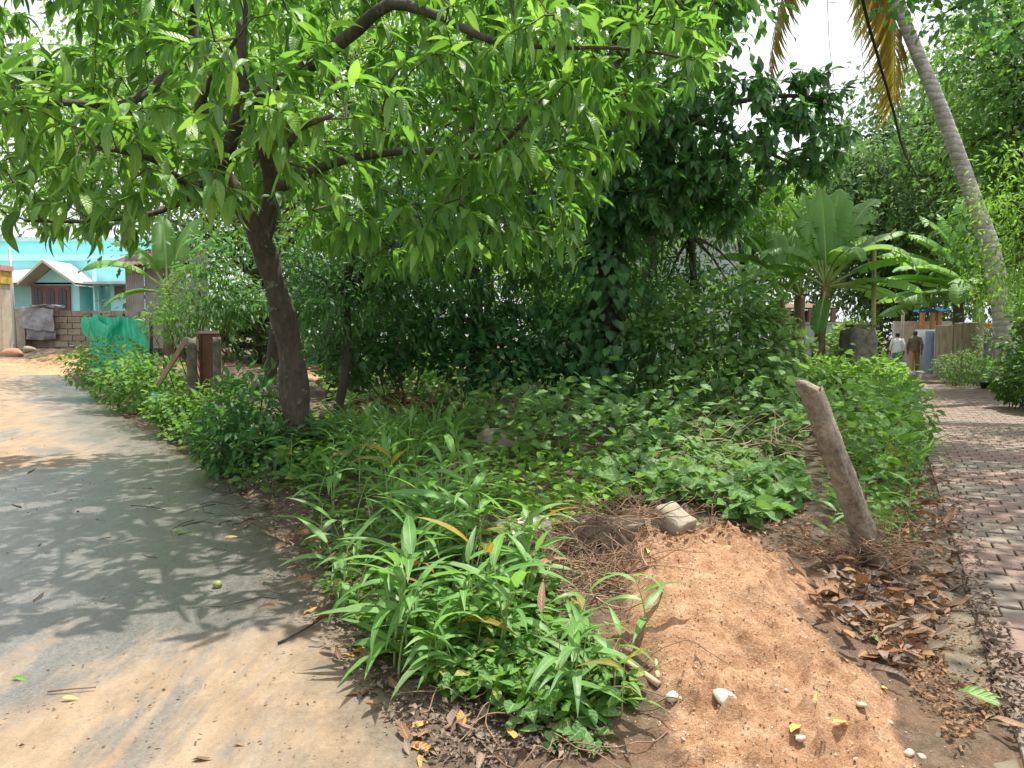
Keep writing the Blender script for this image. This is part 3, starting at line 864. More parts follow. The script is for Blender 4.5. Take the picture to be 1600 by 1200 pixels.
tb = G(468, 722); tb = Vector((tb.x, tb.y, gz(tb.x, tb.y) - .05)); D0 = tb.y
limbs = [
    ([tb, P(455, 560, D0), P(432, 455, D0 - .05), P(405, 372, D0 - .1), P(350, 270, D0 - .2), P(312, 150, D0 - .1), P(300, 0, D0), P(290, -220, D0 + .3)], [.165, .135, .115, .11, .08, .065, .055, .03]),
    ([P(405, 385, D0 - .1), P(425, 300, D0), P(405, 200, D0 - .5), P(400, 155, D0 - .9), P(480, 105, D0 - 1.1), P(560, 45, D0 - 1.3), P(610, 6, D0 - 1.5), P(690, 28, D0 - 1.7), P(765, 62, D0 - 1.9), P(860, 75, D0 - 2.1)], [.11, .08, .07, .075, .065, .055, .05, .035, .028, .014]),
    ([P(345, 262, D0 - .2), P(378, 160, D0 - .5), P(376, 60, D0 - .6), P(395, -120, D0 - .6)], [.075, .062, .05, .025]),
    ([P(307, 110, D0 - .1), P(285, 98, D0 - .4), P(232, 142, D0 - .9), P(180, 166, D0 - 1.3), P(95, 160, D0 - 1.8), P(0, 178, D0 - 2.3), P(-120, 190, D0 - 2.6)], [.05, .045, .042, .036, .028, .022, .012]),
    ([P(312, 180, D0 - .1), P(322, 140, D0 - .8), P(345, 100, D0 - 1.6), P(370, 60, D0 - 2.4)], [.04, .032, .024, .012]),
    ([P(350, 272, D0 - .2), P(300, 290, D0 - 1.2), P(240, 250, D0 - 2.2), P(150, 230, D0 - 3.0)], [.045, .035, .024, .012]),
    ([P(405, 200, D0 - .5), P(440, 230, D0 - 1.6), P(470, 200, D0 - 2.6), P(520, 180, D0 - 3.2)], [.045, .034, .024, .012]),
    ([P(425, 300, D0), P(520, 255, D0 - .6), P(640, 235, D0 - 1.2), P(760, 240, D0 - 1.6), P(850, 150, D0 - 1.8)], [.06, .045, .034, .028, .014]),
    ([P(860, 75, D0 - 2.1), P(960, 75, D0 - 2.2), P(1040, 85, D0 - 2.3), P(1085, 95, D0 - 2.3)], [.016, .014, .01, .007]),
    ([P(312, 300, D0 - .2), P(250, 330, D0 - .6), P(150, 345, D0 - 1.2), P(40, 345, D0 - 1.8)], [.035, .028, .02, .01]),
]
tips = front_tips(1800)
tp = np.stack([U(-6.8, 1.0, 330), U(6.6, 11.2, 330), U(4.7, 6.9, 330)], 1)
tips = np.vstack([tips, tp])
hand = [P(35, 115, 5.2), P(85, 118, 5.0), P(55, 75, 5.4), P(190, 190, 5.0), P(215, 185, 5.2), P(320, 195, 4.9), P(300, 190, 5.1), P(375, 160, 5.0),
        P(420, 165, 5.1), P(480, 190, 5.2), P(530, 120, 5.3), P(590, 145, 5.4), P(630, 155, 5.4), P(690, 85, 5.4), P(720, 95, 5.3), P(790, 60, 5.2), P(810, 55, 5.3),
        P(900, 30, 5.4), P(880, 50, 5.2), P(1080, 95, 5.6), P(1105, 98, 5.7), P(770, 250, 5.6), P(640, 420, 6.2), P(815, 365, 6.4), P(850, 205, 5.5), P(860, 160, 5.6),
        P(150, 330, 5.6), P(60, 320, 5.4), P(210, 330, 5.6), P(280, 305, 5.4), P(330, 310, 5.3), P(380, 330, 5.4), P(530, 310, 5.6), P(590, 200, 5.2), P(450, 120, 5.5), P(990, 40, 5.6)]
tips = np.vstack([tips, np.array([tuple(q) for q in hand])])
make_tree('broadleaf_tree', 'leafy tree with long drooping ribbed leaves and forked trunk beside the concrete lane', tb, limbs, tips, T_long, M_mango,
          (.12, .29), 8, 300, M_bark, fwd=(.15, 1.0), rad=(.6, 1.0), down=(0, .6), back=.2)

# ------------------------------------------------------------------ vine-clad tree in the middle of the plot
vb = Vector((1.62, 12.6, 0)); vb.z = gz(vb.x, vb.y) - .05
limbs = [
    ([vb, P(955, 470, 12.6), P(940, 330, 12.6), P(950, 180, 12.5), P(965, 40, 12.5), P(960, -150, 12.6)], [.20, .16, .14, .12, .10, .05]),
    ([P(945, 280, 12.5), P(1040, 200, 12.2), P(1150, 160, 11.8), P(1250, 150, 11.4), P(1310, 170, 11.2)], [.07, .05, .04, .028, .012]),
    ([P(950, 200, 12.5), P(1080, 190, 12), P(1180, 230, 11.6), P(1270, 270, 11.4)], [.06, .045, .03, .012]),
    ([P(955, 120, 12.5), P(880, 60, 12.2), P(800, 20, 12)], [.06, .04, .015]),
    ([P(945, 300, 12.5), P(1030, 300, 12.2), P(1110, 310, 12), P(1170, 335, 11.8)], [.05, .035, .025, .01]),
]
t1 = in_ellipsoid(P(1160, 215, 11.6), (1.8, 1.2, 1.0), 230, .2)
t2 = in_ellipsoid(P(1060, 300, 12.0), (1.3, .9, .95), 200, .2)
t3 = in_ellipsoid(P(950, 60, 12.4), (2.2, 1.6, 1.9), 230, .3)
t4 = in_ellipsoid(P(1270, 180, 11.3), (.75, .6, .7), 28, .1)
tips = np.vstack([t1, t2, t3, t4]); u, v, f = proj(tips)
tips = tips[(v < 385) & ~((u > 1190) & (v < 105)) & (u < 1335)]
make_tree('vine_clad_tree', 'dark tree with its trunk wrapped in climbing vine, standing mid-plot', vb, limbs, tips, T_oblong, M_dark,
          (.17, .26), 8, 260, M_barkdark, fwd=(.1, .7), down=(.25, .7), back=.25)
# the climbing vine itself: heart leaves up the trunk
cv = empty('climbing_vine', vb, 'dark glossy heart-leaved vine climbing the middle tree trunk', 'vine')
n = 1900
zz = U(.3, 5.2, n); a = U(0, 6.283, n); ax = np.interp(zz, [0, 1.9, 3.4, 5], [vb.x, P(955, 470, 12.6).x, P(940, 330, 12.6).x, P(950, 180, 12.5).x])
rr = .2 + np.abs(RNG.normal(size=n)) * (.30 + .16 * np.sin(zz * 2.1 + a) + .1 * np.sin(zz * 5 + 2 * a)) + .35 * sstep(1.7, .4, zz)
pos = np.stack([ax + rr * np.cos(a), 12.6 + rr * np.sin(a), vb.z + zz], 1)
d = np.stack([np.cos(a), np.sin(a), np.zeros(n)], 1) * U(.3, .8, n)[:, None] - UPV * U(.5, 1, n)[:, None] + rdir(n) * .25
up = np.stack([np.cos(a), np.sin(a), np.full(n, .6)], 1)
pos = pos[zz < 6]; place_leaves(cv, M_vine, T_heart, pos, d, up, U(.09, .19, n), 280, np.array(vb))
mb = MB()
for k in range(7):
    pts = [(vb.x + .2 * math.cos(k + z) + (np.interp(z, [0, 1.9, 3.4, 5], [0, .06, -.1, 0])), 12.6 + .2 * math.sin(k + z), vb.z + z) for z in np.arange(0, 5, .3)]
    mb.tube([Vector(p) - vb for p in pts], .012, 5, False)
mb.build('stems', M_twig, cv, True)['kind'] = 'stuff'

# ------------------------------------------------------------------ dark evergreen beside it
db = Vector((-.75, 13.6, 0)); db.z = gz(db.x, db.y) - .05
limbs = [([db, P(745, 480, 13.6), P(730, 330, 13.6), P(735, 150, 13.6), P(730, -60, 13.6)], [.15, .12, .10, .08, .03]),
         ([P(740, 440, 13.6), P(660, 380, 13.2), P(600, 350, 13)], [.06, .04, .015]),
         ([P(735, 360, 13.6), P(800, 310, 13.3), P(850, 300, 13)], [.06, .04, .015]),
         ([P(740, 500, 13.6), P(690, 500, 13.0), P(640, 510, 12.7)], [.05, .03, .012])]
tips = np.vstack([in_ellipsoid(P(715, 400, 13.4), (1.75, 1.2, 1.55), 420, .3), in_ellipsoid(P(740, 200, 13.8), (2.4, 1.6, 1.8), 330, .3), in_ellipsoid(P(700, 500, 13.2), (1.4, .9, .6), 130, .2)])
make_tree('evergreen_tree', 'dense dark evergreen with narrow leaves reaching down to the undergrowth', db, limbs, tips, T_long3, M_dark,
          (.15, .24), 9, 200, M_barkdark, fwd=(.1, .8), down=(.2, .8), back=.2)

# ------------------------------------------------------------------ trees behind
def ct(name, label, u, vbot, d, crowns, n, size, T, mat, tr=.2, clumps=70, tt=None, **kw):
    b = P(u, 560, d); b.z = gz(b.x, b.y) - .1
    cr = [(P(cu, cvv, d + dd), rr) for cu, cvv, dd, rr in crowns]
    top = tt or (cr[0][0] - Vector((0, 0, cr[0][1][2] * .4)))
    return cluster_tree(name, label, b, top, tr, cr, n, size, T, mat, clumps=clumps, **kw)
ct('jackfruit_tree', 'tall dark tree with small leaves rising behind the vine-clad tree', 1010, 560, 17, [(1010, -10, 0, (2.6, 2.0, 1.9)), (1130, 30, -.5, (1.3, 1.1, 1.0)), (880, 60, .5, (2.2, 1.8, 2.0)), (930, -120, -4.5, (3.0, 2.2, 1.3)), (1080, -140, -5.5, (2.0, 1.8, 1.0))], 7600, (.19, .3), T_small, M_dark, .2, 110, nparts=60)  # last two lobes sit above the view, added to shade the mid plot
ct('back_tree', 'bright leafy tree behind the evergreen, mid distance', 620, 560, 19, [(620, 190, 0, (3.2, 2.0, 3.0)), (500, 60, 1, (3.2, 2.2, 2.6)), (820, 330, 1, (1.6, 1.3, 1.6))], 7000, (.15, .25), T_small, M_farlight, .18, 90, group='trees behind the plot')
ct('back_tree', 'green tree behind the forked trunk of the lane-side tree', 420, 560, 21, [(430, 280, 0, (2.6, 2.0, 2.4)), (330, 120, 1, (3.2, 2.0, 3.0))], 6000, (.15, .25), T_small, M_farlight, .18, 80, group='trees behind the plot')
ct('back_tree', 'leafy tree closing the view behind the white house and evergreen', 760, 560, 27, [(760, 260, 0, (3.4, 2.2, 4.2)), (900, 180, 1, (3.4, 2.2, 4.0)), (1020, 240, 2, (2.6, 2, 3.0)), (640, 420, 0, (3, 2, 2.0))], 9000, (.2, .34), T_small, M_far, .22, 130, group='trees behind the plot')
ct('back_tree', 'leafy tree closing the view behind the grey shed', 400, 560, 30, [(400, 380, 0, (4.2, 2.2, 3.6)), (300, 300, 1, (4.0, 2.2, 4.0)), (520, 330, -1, (3.6, 2, 4.0)), (420, 500, -1, (4.5, 2, 1.8))], 9000, (.22, .36), T_small, M_far, .22, 150, group='trees behind the plot')
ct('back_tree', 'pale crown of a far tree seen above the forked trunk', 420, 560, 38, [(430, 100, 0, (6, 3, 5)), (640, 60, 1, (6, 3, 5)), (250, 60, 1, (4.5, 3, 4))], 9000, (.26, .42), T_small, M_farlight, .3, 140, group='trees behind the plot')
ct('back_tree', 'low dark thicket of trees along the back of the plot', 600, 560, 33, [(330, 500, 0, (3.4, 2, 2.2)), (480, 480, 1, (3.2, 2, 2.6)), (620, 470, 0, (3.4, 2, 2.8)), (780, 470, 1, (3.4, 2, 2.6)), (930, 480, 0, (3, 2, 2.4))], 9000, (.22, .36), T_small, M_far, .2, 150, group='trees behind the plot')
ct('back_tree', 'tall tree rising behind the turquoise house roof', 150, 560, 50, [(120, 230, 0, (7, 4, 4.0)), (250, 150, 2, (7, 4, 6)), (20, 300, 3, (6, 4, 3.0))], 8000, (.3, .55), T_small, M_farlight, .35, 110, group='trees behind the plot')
ct('back_tree', 'slender tree in front of the white house, partly hidden by vines', 860, 560, 22, [(860, 440, 0, (1.6, 1.2, 1.2)), (960, 380, 1, (1.5, 1.2, 1.6))], 3000, (.16, .28), T_round3, M_farlight, .12, 50, group='trees behind the plot')
ct('understory_tree', 'dark small tree filling the gap between the vine-clad trunk and the white house', 1080, 560, 14.5, [(1080, 330, 0, (1.35, .9, 1.15)), (1010, 420, .3, (1.0, .8, .8)), (1020, 230, .5, (1.2, .9, 1.0)), (1130, 430, .2, (.8, .7, .5)), (860, 380, -.3, (1.0, .7, 1.2)), (850, 250, 0, (1.1, .8, 1.0))], 6000, (.13, .23), T_long3, M_dark, .1, 80, nparts=80)
ct('understory_tree', 'shaded small tree just behind the forked trunk', 520, 560, 11.5, [(540, 420, 0, (1.2, .8, .9)), (600, 340, .5, (1.3, .9, .9)), (510, 500, .3, (.9, .6, .55)), (370, 430, 1.4, (.9, .7, .7)), (640, 470, .6, (1.0, .7, .7))], 5400, (.12, .2), T_long3, M_dark, .08, 80, nparts=80)
ct('cassava_tree', 'light green tree with fingered leaves in front of the white house', 1170, 560, 18, [(1150, 300, 0, (1.6, 1.1, .75)), (1230, 330, .5, (1.1, .9, .8))], 2600, (.16, .26), T_long3, M_lime, .09, 60, nparts=60)
# far trees at the end of the path
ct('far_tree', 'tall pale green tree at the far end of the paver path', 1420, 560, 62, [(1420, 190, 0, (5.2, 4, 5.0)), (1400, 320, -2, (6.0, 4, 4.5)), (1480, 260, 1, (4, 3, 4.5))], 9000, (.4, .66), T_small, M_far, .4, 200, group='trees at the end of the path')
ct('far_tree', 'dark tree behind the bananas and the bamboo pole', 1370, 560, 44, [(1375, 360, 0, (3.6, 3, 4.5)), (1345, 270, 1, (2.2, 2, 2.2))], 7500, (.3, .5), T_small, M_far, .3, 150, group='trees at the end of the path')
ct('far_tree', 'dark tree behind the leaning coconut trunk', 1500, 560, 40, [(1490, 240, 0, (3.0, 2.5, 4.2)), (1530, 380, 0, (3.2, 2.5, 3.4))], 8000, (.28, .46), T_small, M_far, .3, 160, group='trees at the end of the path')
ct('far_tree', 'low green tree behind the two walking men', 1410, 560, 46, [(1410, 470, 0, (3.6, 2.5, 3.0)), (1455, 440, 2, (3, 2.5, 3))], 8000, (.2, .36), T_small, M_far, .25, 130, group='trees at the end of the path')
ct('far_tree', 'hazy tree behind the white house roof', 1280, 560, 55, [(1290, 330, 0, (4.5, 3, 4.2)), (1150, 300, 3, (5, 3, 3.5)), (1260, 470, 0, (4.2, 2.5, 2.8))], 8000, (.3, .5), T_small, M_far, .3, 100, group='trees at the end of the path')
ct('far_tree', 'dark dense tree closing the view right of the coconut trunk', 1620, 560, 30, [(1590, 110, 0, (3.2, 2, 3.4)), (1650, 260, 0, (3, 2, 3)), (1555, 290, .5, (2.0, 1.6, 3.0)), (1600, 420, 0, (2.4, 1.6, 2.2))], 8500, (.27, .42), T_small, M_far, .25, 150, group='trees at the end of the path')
# right of the path
ct('roadside_tree', 'tall small-leaved tree overhanging the paver path on its right', 1650, 560, 20.5, [(1640, 110, 0, (2.6, 2.2, 3.2)), (1572, 230, .5, (1.5, 1.4, 1.9)), (1640, 330, 0, (2.0, 1.8, 2.0)), (1580, 40, 1, (1.5, 1.4, 1.8)), (1550, 150, 1.5, (1.0, .8, 1.3)), (1570, 380, 1, (1.2, 1, 1.3))], 11500, (.17, .27), T_small, M_right, .2, 240, nparts=120, cl=.6)
ct('roadside_tree', 'yellow-green bush leaning over the right wall', 1640, 560, 12.5, [(1605, 300, 0, (.7, .8, .8)), (1625, 420, 0, (.9, .9, .9))], 3200, (.08, .14), T_long3, M_lime, .08, 80, nparts=80)
ob = Vector((9.6, 10.2, 0))
cluster_tree('roadside_tree', 'dark-leaved bough overhanging the path at the upper right corner', ob, Vector((8.6, 10.6, 6.8)), .2,
             [(Vector((6.9, 11.4, 9.3)), (2.5, 2.5, 1.1)), (Vector((4.9, 8.1, 9.0)), (1.7, 1.8, .9)), (P(1580, 10, 12), (.9, .9, .55)), (P(1470, 20, 13), (.35, .4, .5)), (P(1440, -60, 12), (1.2, 1.2, .6))], 5200, (.12, .19), T_round3, M_dark, clumps=120, nparts=40)  # first two lobes are unseen overhead, added to shade the path
bush('hanging_vine', 'green creeper spilling over the old wall beside the path', 'vine', (P(1610, 560, 15).x, 15, 0), [(P(1650, 480, 15), (.8, .8, .8), .5), (P(1632, 580, 14.5), (.5, .8, .6), .5)], 2000, (.1, .17), T_round3, M_right, 60)
# ------------------------------------------------------------------ bananas, coconut palm
def on(u, d, dz=0.0):
    p = P(u, 500, d); return Vector((p.x, p.y, gz(p.x, p.y) + dz))
banana('banana_plant', 'banana plant with broad upright leaves in front of the white boundary wall', on(1272, 15.5, -.1), P(1290, 448, 15.4), .12,
       [(100, 86, 2.0, 12), (30, 64, 2.4, 35), (165, 74, 2.0, 25), (10, 50, 2.1, 50), (-10, 32, 2.0, 55), (200, 55, 1.9, 110), (140, 80, 2.1, 18), (-80, 70, 1.6, 150), (-5, 12, 1.9, 45), (55, 74, 2.3, 28), (70, 78, 2.1, 40), (190, 30, 1.9, 70), (-25, 60, 2.0, 140), (235, -55, 1.1, 10), (20, 4, 1.8, 30)])
banana('banana_plant', 'young banana plant with one broad lit leaf near the blue window', on(1222, 17.0, -.1), P(1222, 470, 17.0), .09,
       [(160, 72, 1.7, 30), (60, 76, 1.9, 30), (200, 58, 1.6, 90), (20, 60, 1.6, 60), (110, 84, 1.8, 15)])
banana('banana_plant', 'second banana plant with brown scaly stem beside the creeper bank', on(1245, 17.6, -.1), P(1250, 462, 17.6), .16,
       [(150, 76, 2.3, 25), (185, 62, 2.2, 50), (90, 84, 2.3, 15), (45, 72, 2.4, 30), (225, 50, 1.9, 110), (-20, 60, 2.1, 60), (210, 20, 1.8, 60), (170, 50, 2.2, 70), (120, 68, 2.5, 35)])
banana('banana_plant', 'banana plant hanging over the old wall beside the coconut trunk', on(1552, 25.5, -.1), P(1525, 462, 25), .17,
       [(165, 45, 3.4, 60), (185, 20, 3.6, 40), (150, 68, 3.2, 30), (200, 6, 3.4, 30), (120, 84, 3.3, 15), (175, 58, 3.0, 45), (75, 78, 3.2, 25), (225, 35, 2.6, 130), (265, 40, 2.3, 150), (192, 34, 3.3, 60), (310, 50, 2.4, 110), (180, -5, 3.2, 20), (160, 10, 3.0, 40), (140, 75, 3.0, 25), (250, -50, 1.3, 20)])
banana('banana_plant', 'banana plant in front of the grey shed and turquoise house', on(262, 17.5, -.1), P(262, 455, 17.3), .11,
       [(200, 45, 1.9, 90), (165, 62, 1.9, 70), (120, 80, 1.9, 30), (30, 68, 1.8, 60), (60, 76, 2.0, 40), (215, 5, 1.5, 70), (-20, 50, 1.5, 100), (260, -60, .9, 10), (300, -65, .9, 10)])
M_palm = NT('coconut_bark')
_c = M_palm.coord('Object'); _w = M_palm.new('ShaderNodeTexWave'); _w.bands_direction = 'Z'; _w.inputs['Scale'].default_value = 2.2; _w.inputs['Distortion'].default_value = 7.0; _w.inputs['Detail'].default_value = 3; M_palm.link(_c, _w.inputs['Vector'])
_cc = M_palm.ramp(M_palm.noise(5, _c, 7, .75), [(.3, (.22, .2, .17)), (.5, (.44, .41, .37)), (.72, (.62, .59, .54))])
_cc = M_palm.mix(M_palm.val(_w.outputs['Fac'], .0, .2, .45, 0), _cc, (.10, .085, .07))
M_palm.link(_cc, M_palm.p.inputs['Base Color']); M_palm.p.inputs['Roughness'].default_value = .9
M_palm.bump(M_palm.math('ADD', M_palm.math('MULTIPLY', _w.outputs['Fac'], .4), M_palm.noise(14, _c, 7, .75)), .8, .03)
M_palm = M_palm.m
DC = 17.5
cb = on(1592, DC, -.1)
root = empty('coconut_palm', cb, 'tall coconut palm with pale ringed trunk leaning over the path', 'palm tree')
p, r = smooth_path([cb, P(1555, 420, DC), P(1517, 300, DC), P(1470, 170, DC), P(1432, 80, DC), P(1400, 0, DC), P(1355, -130, DC), P(1325, -270, DC)], [.27, .195, .17, .15, .138, .13, .12, .11], .2)
mb = MB(); mb.tube([q - cb for q in p], [q * (1 + .03 * math.sin(i * 2.2)) for i, q in enumerate(r)], 14); mb.build('trunk', M_palm, root, True)
ctop = p[-1]
M_rachis = plain('frond_rachis', (.42, .36, .16), .6, .2, 6, .2, 30)
def frond(az, el, L, dr, mat, name='frond', hang=.6, lf=1.0):
    az = math.radians(az); h = Vector((math.cos(az), math.sin(az), 0)); a = math.radians(el)
    N = 40; q = ctop - cb; pts = []
    for i in range(N + 1):
        pts.append((q.copy(), a)); q = q + (h * math.cos(a) + Vector((0, 0, 1)) * math.sin(a)) * L / N
        a = max(math.radians(-88), a - math.radians(dr) / N * (.4 + 1.2 * i / N))
    mb = MB(); mb.tube([x for x, _ in pts[::2]], [.04 * (1 - .9 * i / 20) + .004 for i in range(21)], 6)
    ra = mb.build(name, M_rachis, root, True)
    side = Vector((-h.y, h.x, 0)); pos, d, up, sz = [], [], [], []
    for i in range(5, N):
        for sx in (-1, 1):
            for k in (0, .5):
                c0 = pts[i][0].lerp(pts[min(N, i + 1)][0], k); an = pts[i][1]
                tg = h * math.cos(an) + Vector((0, 0, 1)) * math.sin(an)
                pos.append(c0); d.append(side * sx * .8 + tg * (.75 + .3 * random.random()) - Vector((0, 0, hang * random.uniform(.6, 1.2))))
                up.append(Vector((0, 0, 1)) * math.cos(an) - h * math.sin(an) + side * sx * .4); t = i / N
                sz.append(lf * (1.05 - .6 * abs(t - .4) / .6) * random.uniform(.85, 1.1) * L / 5.2)
    place_leaves(ra, mat, T_frond, np.array(pos), np.array([tuple(x) for x in d]), np.array(up), np.array(sz), 0, np.zeros(3), mass='leaflets')
T_frond = variants(3, .075, .3, 'blade', [.15, .3, .4])
M_cocog = leaf_mat('leaf_coconut_green', (.06, .11, .02), (.14, .2, .035), (.26, .32, .05), .45, 1, .1, .38, .3)
frond(188, -64, 5.6, 22, M_coco, lf=1.15); frond(20, -58, 6.0, 50, M_coco, lf=1.5); frond(60, -20, 5.0, 60, M_cocog)
for az, el in ((120, 40), (200, 30), (290, 35), (340, 15), (250, 60), (150, 5), (80, 65), (30, 25)): frond(az, el, 5.2, 80, M_cocog)

# ------------------------------------------------------------------ cables
M_cable = plain('cable_black', (.02, .02, .022), .5, .2, 10, 0)
M_wire = plain('wire_grey', (.09, .09, .10), .5, .2, 10, 0)
def cable(name, label, pts, r, mat, twist=0, group=None):
    b = Vector(pts[0]); mb = MB()
    p, _ = smooth_path(pts, [r] * len(pts), .25)
    if twist:
        for k in range(3):
            mb.tube([q + Vector((math.cos(i * .55 + k * 2.1), math.sin(i * .55 + k * 2.1), 0)) * r * 1.1 - b for i, q in enumerate(p)], r, 5)
    else: mb.tube([q - b for q in p], r, 5)
    o = mb.build(name, mat, None, True); o.location = b
    return tag(o, label, 'cable', group)
cable('overhead_cable', 'thick twisted black cable bundle sagging across the sky gap', [P(1335, -60, 9), P(1350, 10, 9.6), P(1372, 90, 10.6), P(1395, 170, 12), P(1412, 235, 14), P(1432, 275, 18), P(1450, 310, 24), P(1475, 370, 34)], .011, M_cable, 1)
for i, (a, lab) in enumerate(((((1338, -20, 12), (1347, 80, 14), (1356, 160, 17), (1362, 215, 24), (1375, 330, 44)), 'thin wire running beside the thick cable bundle'),
                              (((1292, -20, 12), (1296, 70, 14), (1303, 125, 18), (1312, 200, 26)), 'thin wire in front of the hanging coconut frond'),
                              (((1356, -20, 12), (1359, 110, 16), (1366, 180, 22), (1380, 300, 40)), 'thin wire just behind the thick cable bundle'))):
    cable('overhead_wire', lab, [P(*q) for q in a], .006, M_wire, group='thin overhead wires')

# ------------------------------------------------------------------ turquoise house, walls and shed on the left
M_aqua = plain('aqua_wall_paint', (.42, .86, .88), .7, .12, 1.2, .2, 30, (.36, .74, .76))
M_aqua2 = plain('aqua_trim_paint', (.52, .90, .92), .6, .06, 2, .1, 30)
M_sheet = plain('pale_roof_sheet', (.55, .66, .66), .5, .15, 2, .1, 20, (.42, .5, .5))
M_soffit = plain('beige_soffit', (.58, .50, .40), .7, .1, 3, .1, 30)
M_brown = plain('brown_window_frame', (.20, .075, .05), .5, .2, 6, .1, 30)
M_glass = NT('dark_window_glass'); M_glass.p.inputs['Base Color'].default_value = (.03, .035, .04, 1); M_glass.p.inputs['Roughness'].default_value = .15; M_glass = M_glass.m
M_grille = plain('window_grille', (.10, .09, .09), .5, .1, 6, 0)
DH = 40.0
def HX(u): return P(u, 500, DH).x
def HZ(v): return P(800, v, DH).z
hb = Vector((HX(90), DH, gz(HX(90), DH)))
root = empty('house', hb, 'turquoise house with gabled porch and brown windows behind the block wall', 'house')
def hp(name, u0, u1, v0, v1, y0, y1, mat, par=root, bev=0.0):
    """box of the house between photo columns/rows at the facade plane, from depth y0 to y1 behind it"""
    x0, x1, z1, z0 = HX(u0), HX(u1), HZ(v0), HZ(v1)
    o = MB().box(((x0 + x1) / 2 - hb.x, (y0 + y1) / 2, (z0 + z1) / 2 - hb.z), (x1 - x0, y1 - y0, z1 - z0)).build(name, mat, par)
    return bevel(o, bev) if bev else o
hp('wall', -70, 205, 402, 545, 2.0, 6, M_aqua)                       # main block with parapet
hp('parapet', -74, 209, 392, 402, 1.75, 6.2, M_aqua2)
hp('upper_wall', -70, 195, 366, 392, 3.2, 6, M_aqua)
hp('cornice', -74, 199, 360, 366, 2.9, 6.2, M_sheet)
hp('porch_wall', 50, 122, 441, 545, .2, 1.9, M_aqua)
hp('side_wall', 160, 205, 444, 545, .9, 1.95, M_aqua)
hp('wall_pilaster', 138, 144, 438, 545, .7, .88, M_aqua2)
hp('downpipe', 139.5, 142, 412, 545, .45, .66, M_aqua2)
hp('eave', 136, 209, 440, 444, -.3, 1.9, M_sheet)
hp('eave', -70, 48, 441, 444.5, -.2, 1.9, M_soffit)
mb = MB()                                                            # gable triangle
for (ua, va, ub, vb2) in ((44, 444, 86, 409), (86, 409, 136, 444)):
    pass
g = [(HX(50), HZ(444)), (HX(122), HZ(444)), (HX(88), HZ(413))]
mb.add([(x - hb.x, .2, z - hb.z) for x, z in g] + [(x - hb.x, 1.9, z - hb.z) for x, z in g], [(0, 1, 2), (5, 4, 3), (0, 3, 4, 1), (1, 4, 5, 2), (2, 5, 3, 0)]); mb.build('gable', M_aqua, root)
def roof_slope(u0, v0, u1, v1):
    a, b = (HX(u0) - hb.x, HZ(v0) - hb.z), (HX(u1) - hb.x, HZ(v1) - hb.z); t = .14
    mb = MB(); mb.mi = 0
    mb.add([(a[0], -.9, a[1]), (b[0], -.9, b[1]), (b[0], 2, b[1]), (a[0], 2, a[1])], [(0, 1, 2, 3)])
    mb.mi = 1
    mb.add([(a[0], -.9, a[1] - t), (b[0], -.9, b[1] - t), (b[0], 2, b[1] - t), (a[0], 2, a[1] - t)], [(3, 2, 1, 0)])
    mb.add([(a[0], -.9, a[1]), (b[0], -.9, b[1]), (b[0], -.9, b[1] - t), (a[0], -.9, a[1] - t)], [(0, 3, 2, 1)])
    mb.build('roof', [M_sheet, M_soffit], root)
roof_slope(46, 443, 86, 408); roof_slope(86.2, 408, 134, 443)
mb = MB()                                                            # sheet roof falling to the left of the gable
mb.add([(HX(-70) - hb.x, -.9, HZ(443) - hb.z), (HX(48) - hb.x, -.9, HZ(443) - hb.z), (HX(86) - hb.x, 2, HZ(408) - hb.z), (HX(-70) - hb.x, 2, HZ(420) - hb.z)], [(0, 1, 2, 3)]); mb.build('lean_to_roof', M_sheet, root)
w = hp('window', 49, 109, 445.5, 486, .08, .19, M_brown)
for k, (ua, ub) in enumerate(((53, 66), (72, 85), (91, 104))):
    pn = MB(); x0, x1, z0, z1 = HX(ua) - hb.x, HX(ub) - hb.x, HZ(484) - hb.z, HZ(450) - hb.z; rr = (x1 - x0) / 2
    ring = [(x0, z0), (x1, z0)] + [((x0 + x1) / 2 + rr * math.cos(q), z1 - rr + rr * math.sin(q)) for q in np.linspace(0, math.pi, 9)]
    pn.loft([[(x, .05, z) for x, z in ring], [(x, .10, z) for x, z in ring]]); pn.build('pane', M_glass, w)
    gr = MB()
    for zz in np.linspace(z0 + .1, z1 - .15, 7): gr.box(((x0 + x1) / 2, .04, zz), (x1 - x0, .015, .02))
    gr.box(((x0 + x1) / 2, .035, (z0 + z1) / 2), (.02, .015, z1 - z0 - .05)); gr.build('grille', M_grille, w)['kind'] = 'stuff'
w = hp('window', 168, 197, 446, 464, .78, .89, M_brown)
for ua, ub in ((170, 182), (184, 196)):
    pn = hp('pane', ua, ub, 447.5, 462, .74, .77, M_glass, w)
    gr = MB()
    for vv in np.linspace(449, 461, 5): gr.box(((HX(ua) + HX(ub)) / 2 - hb.x, .72, HZ(vv) - hb.z), (HX(ub) - HX(ua), .02, .06))
    gr.build('louvre', M_brown, w)['kind'] = 'stuff'

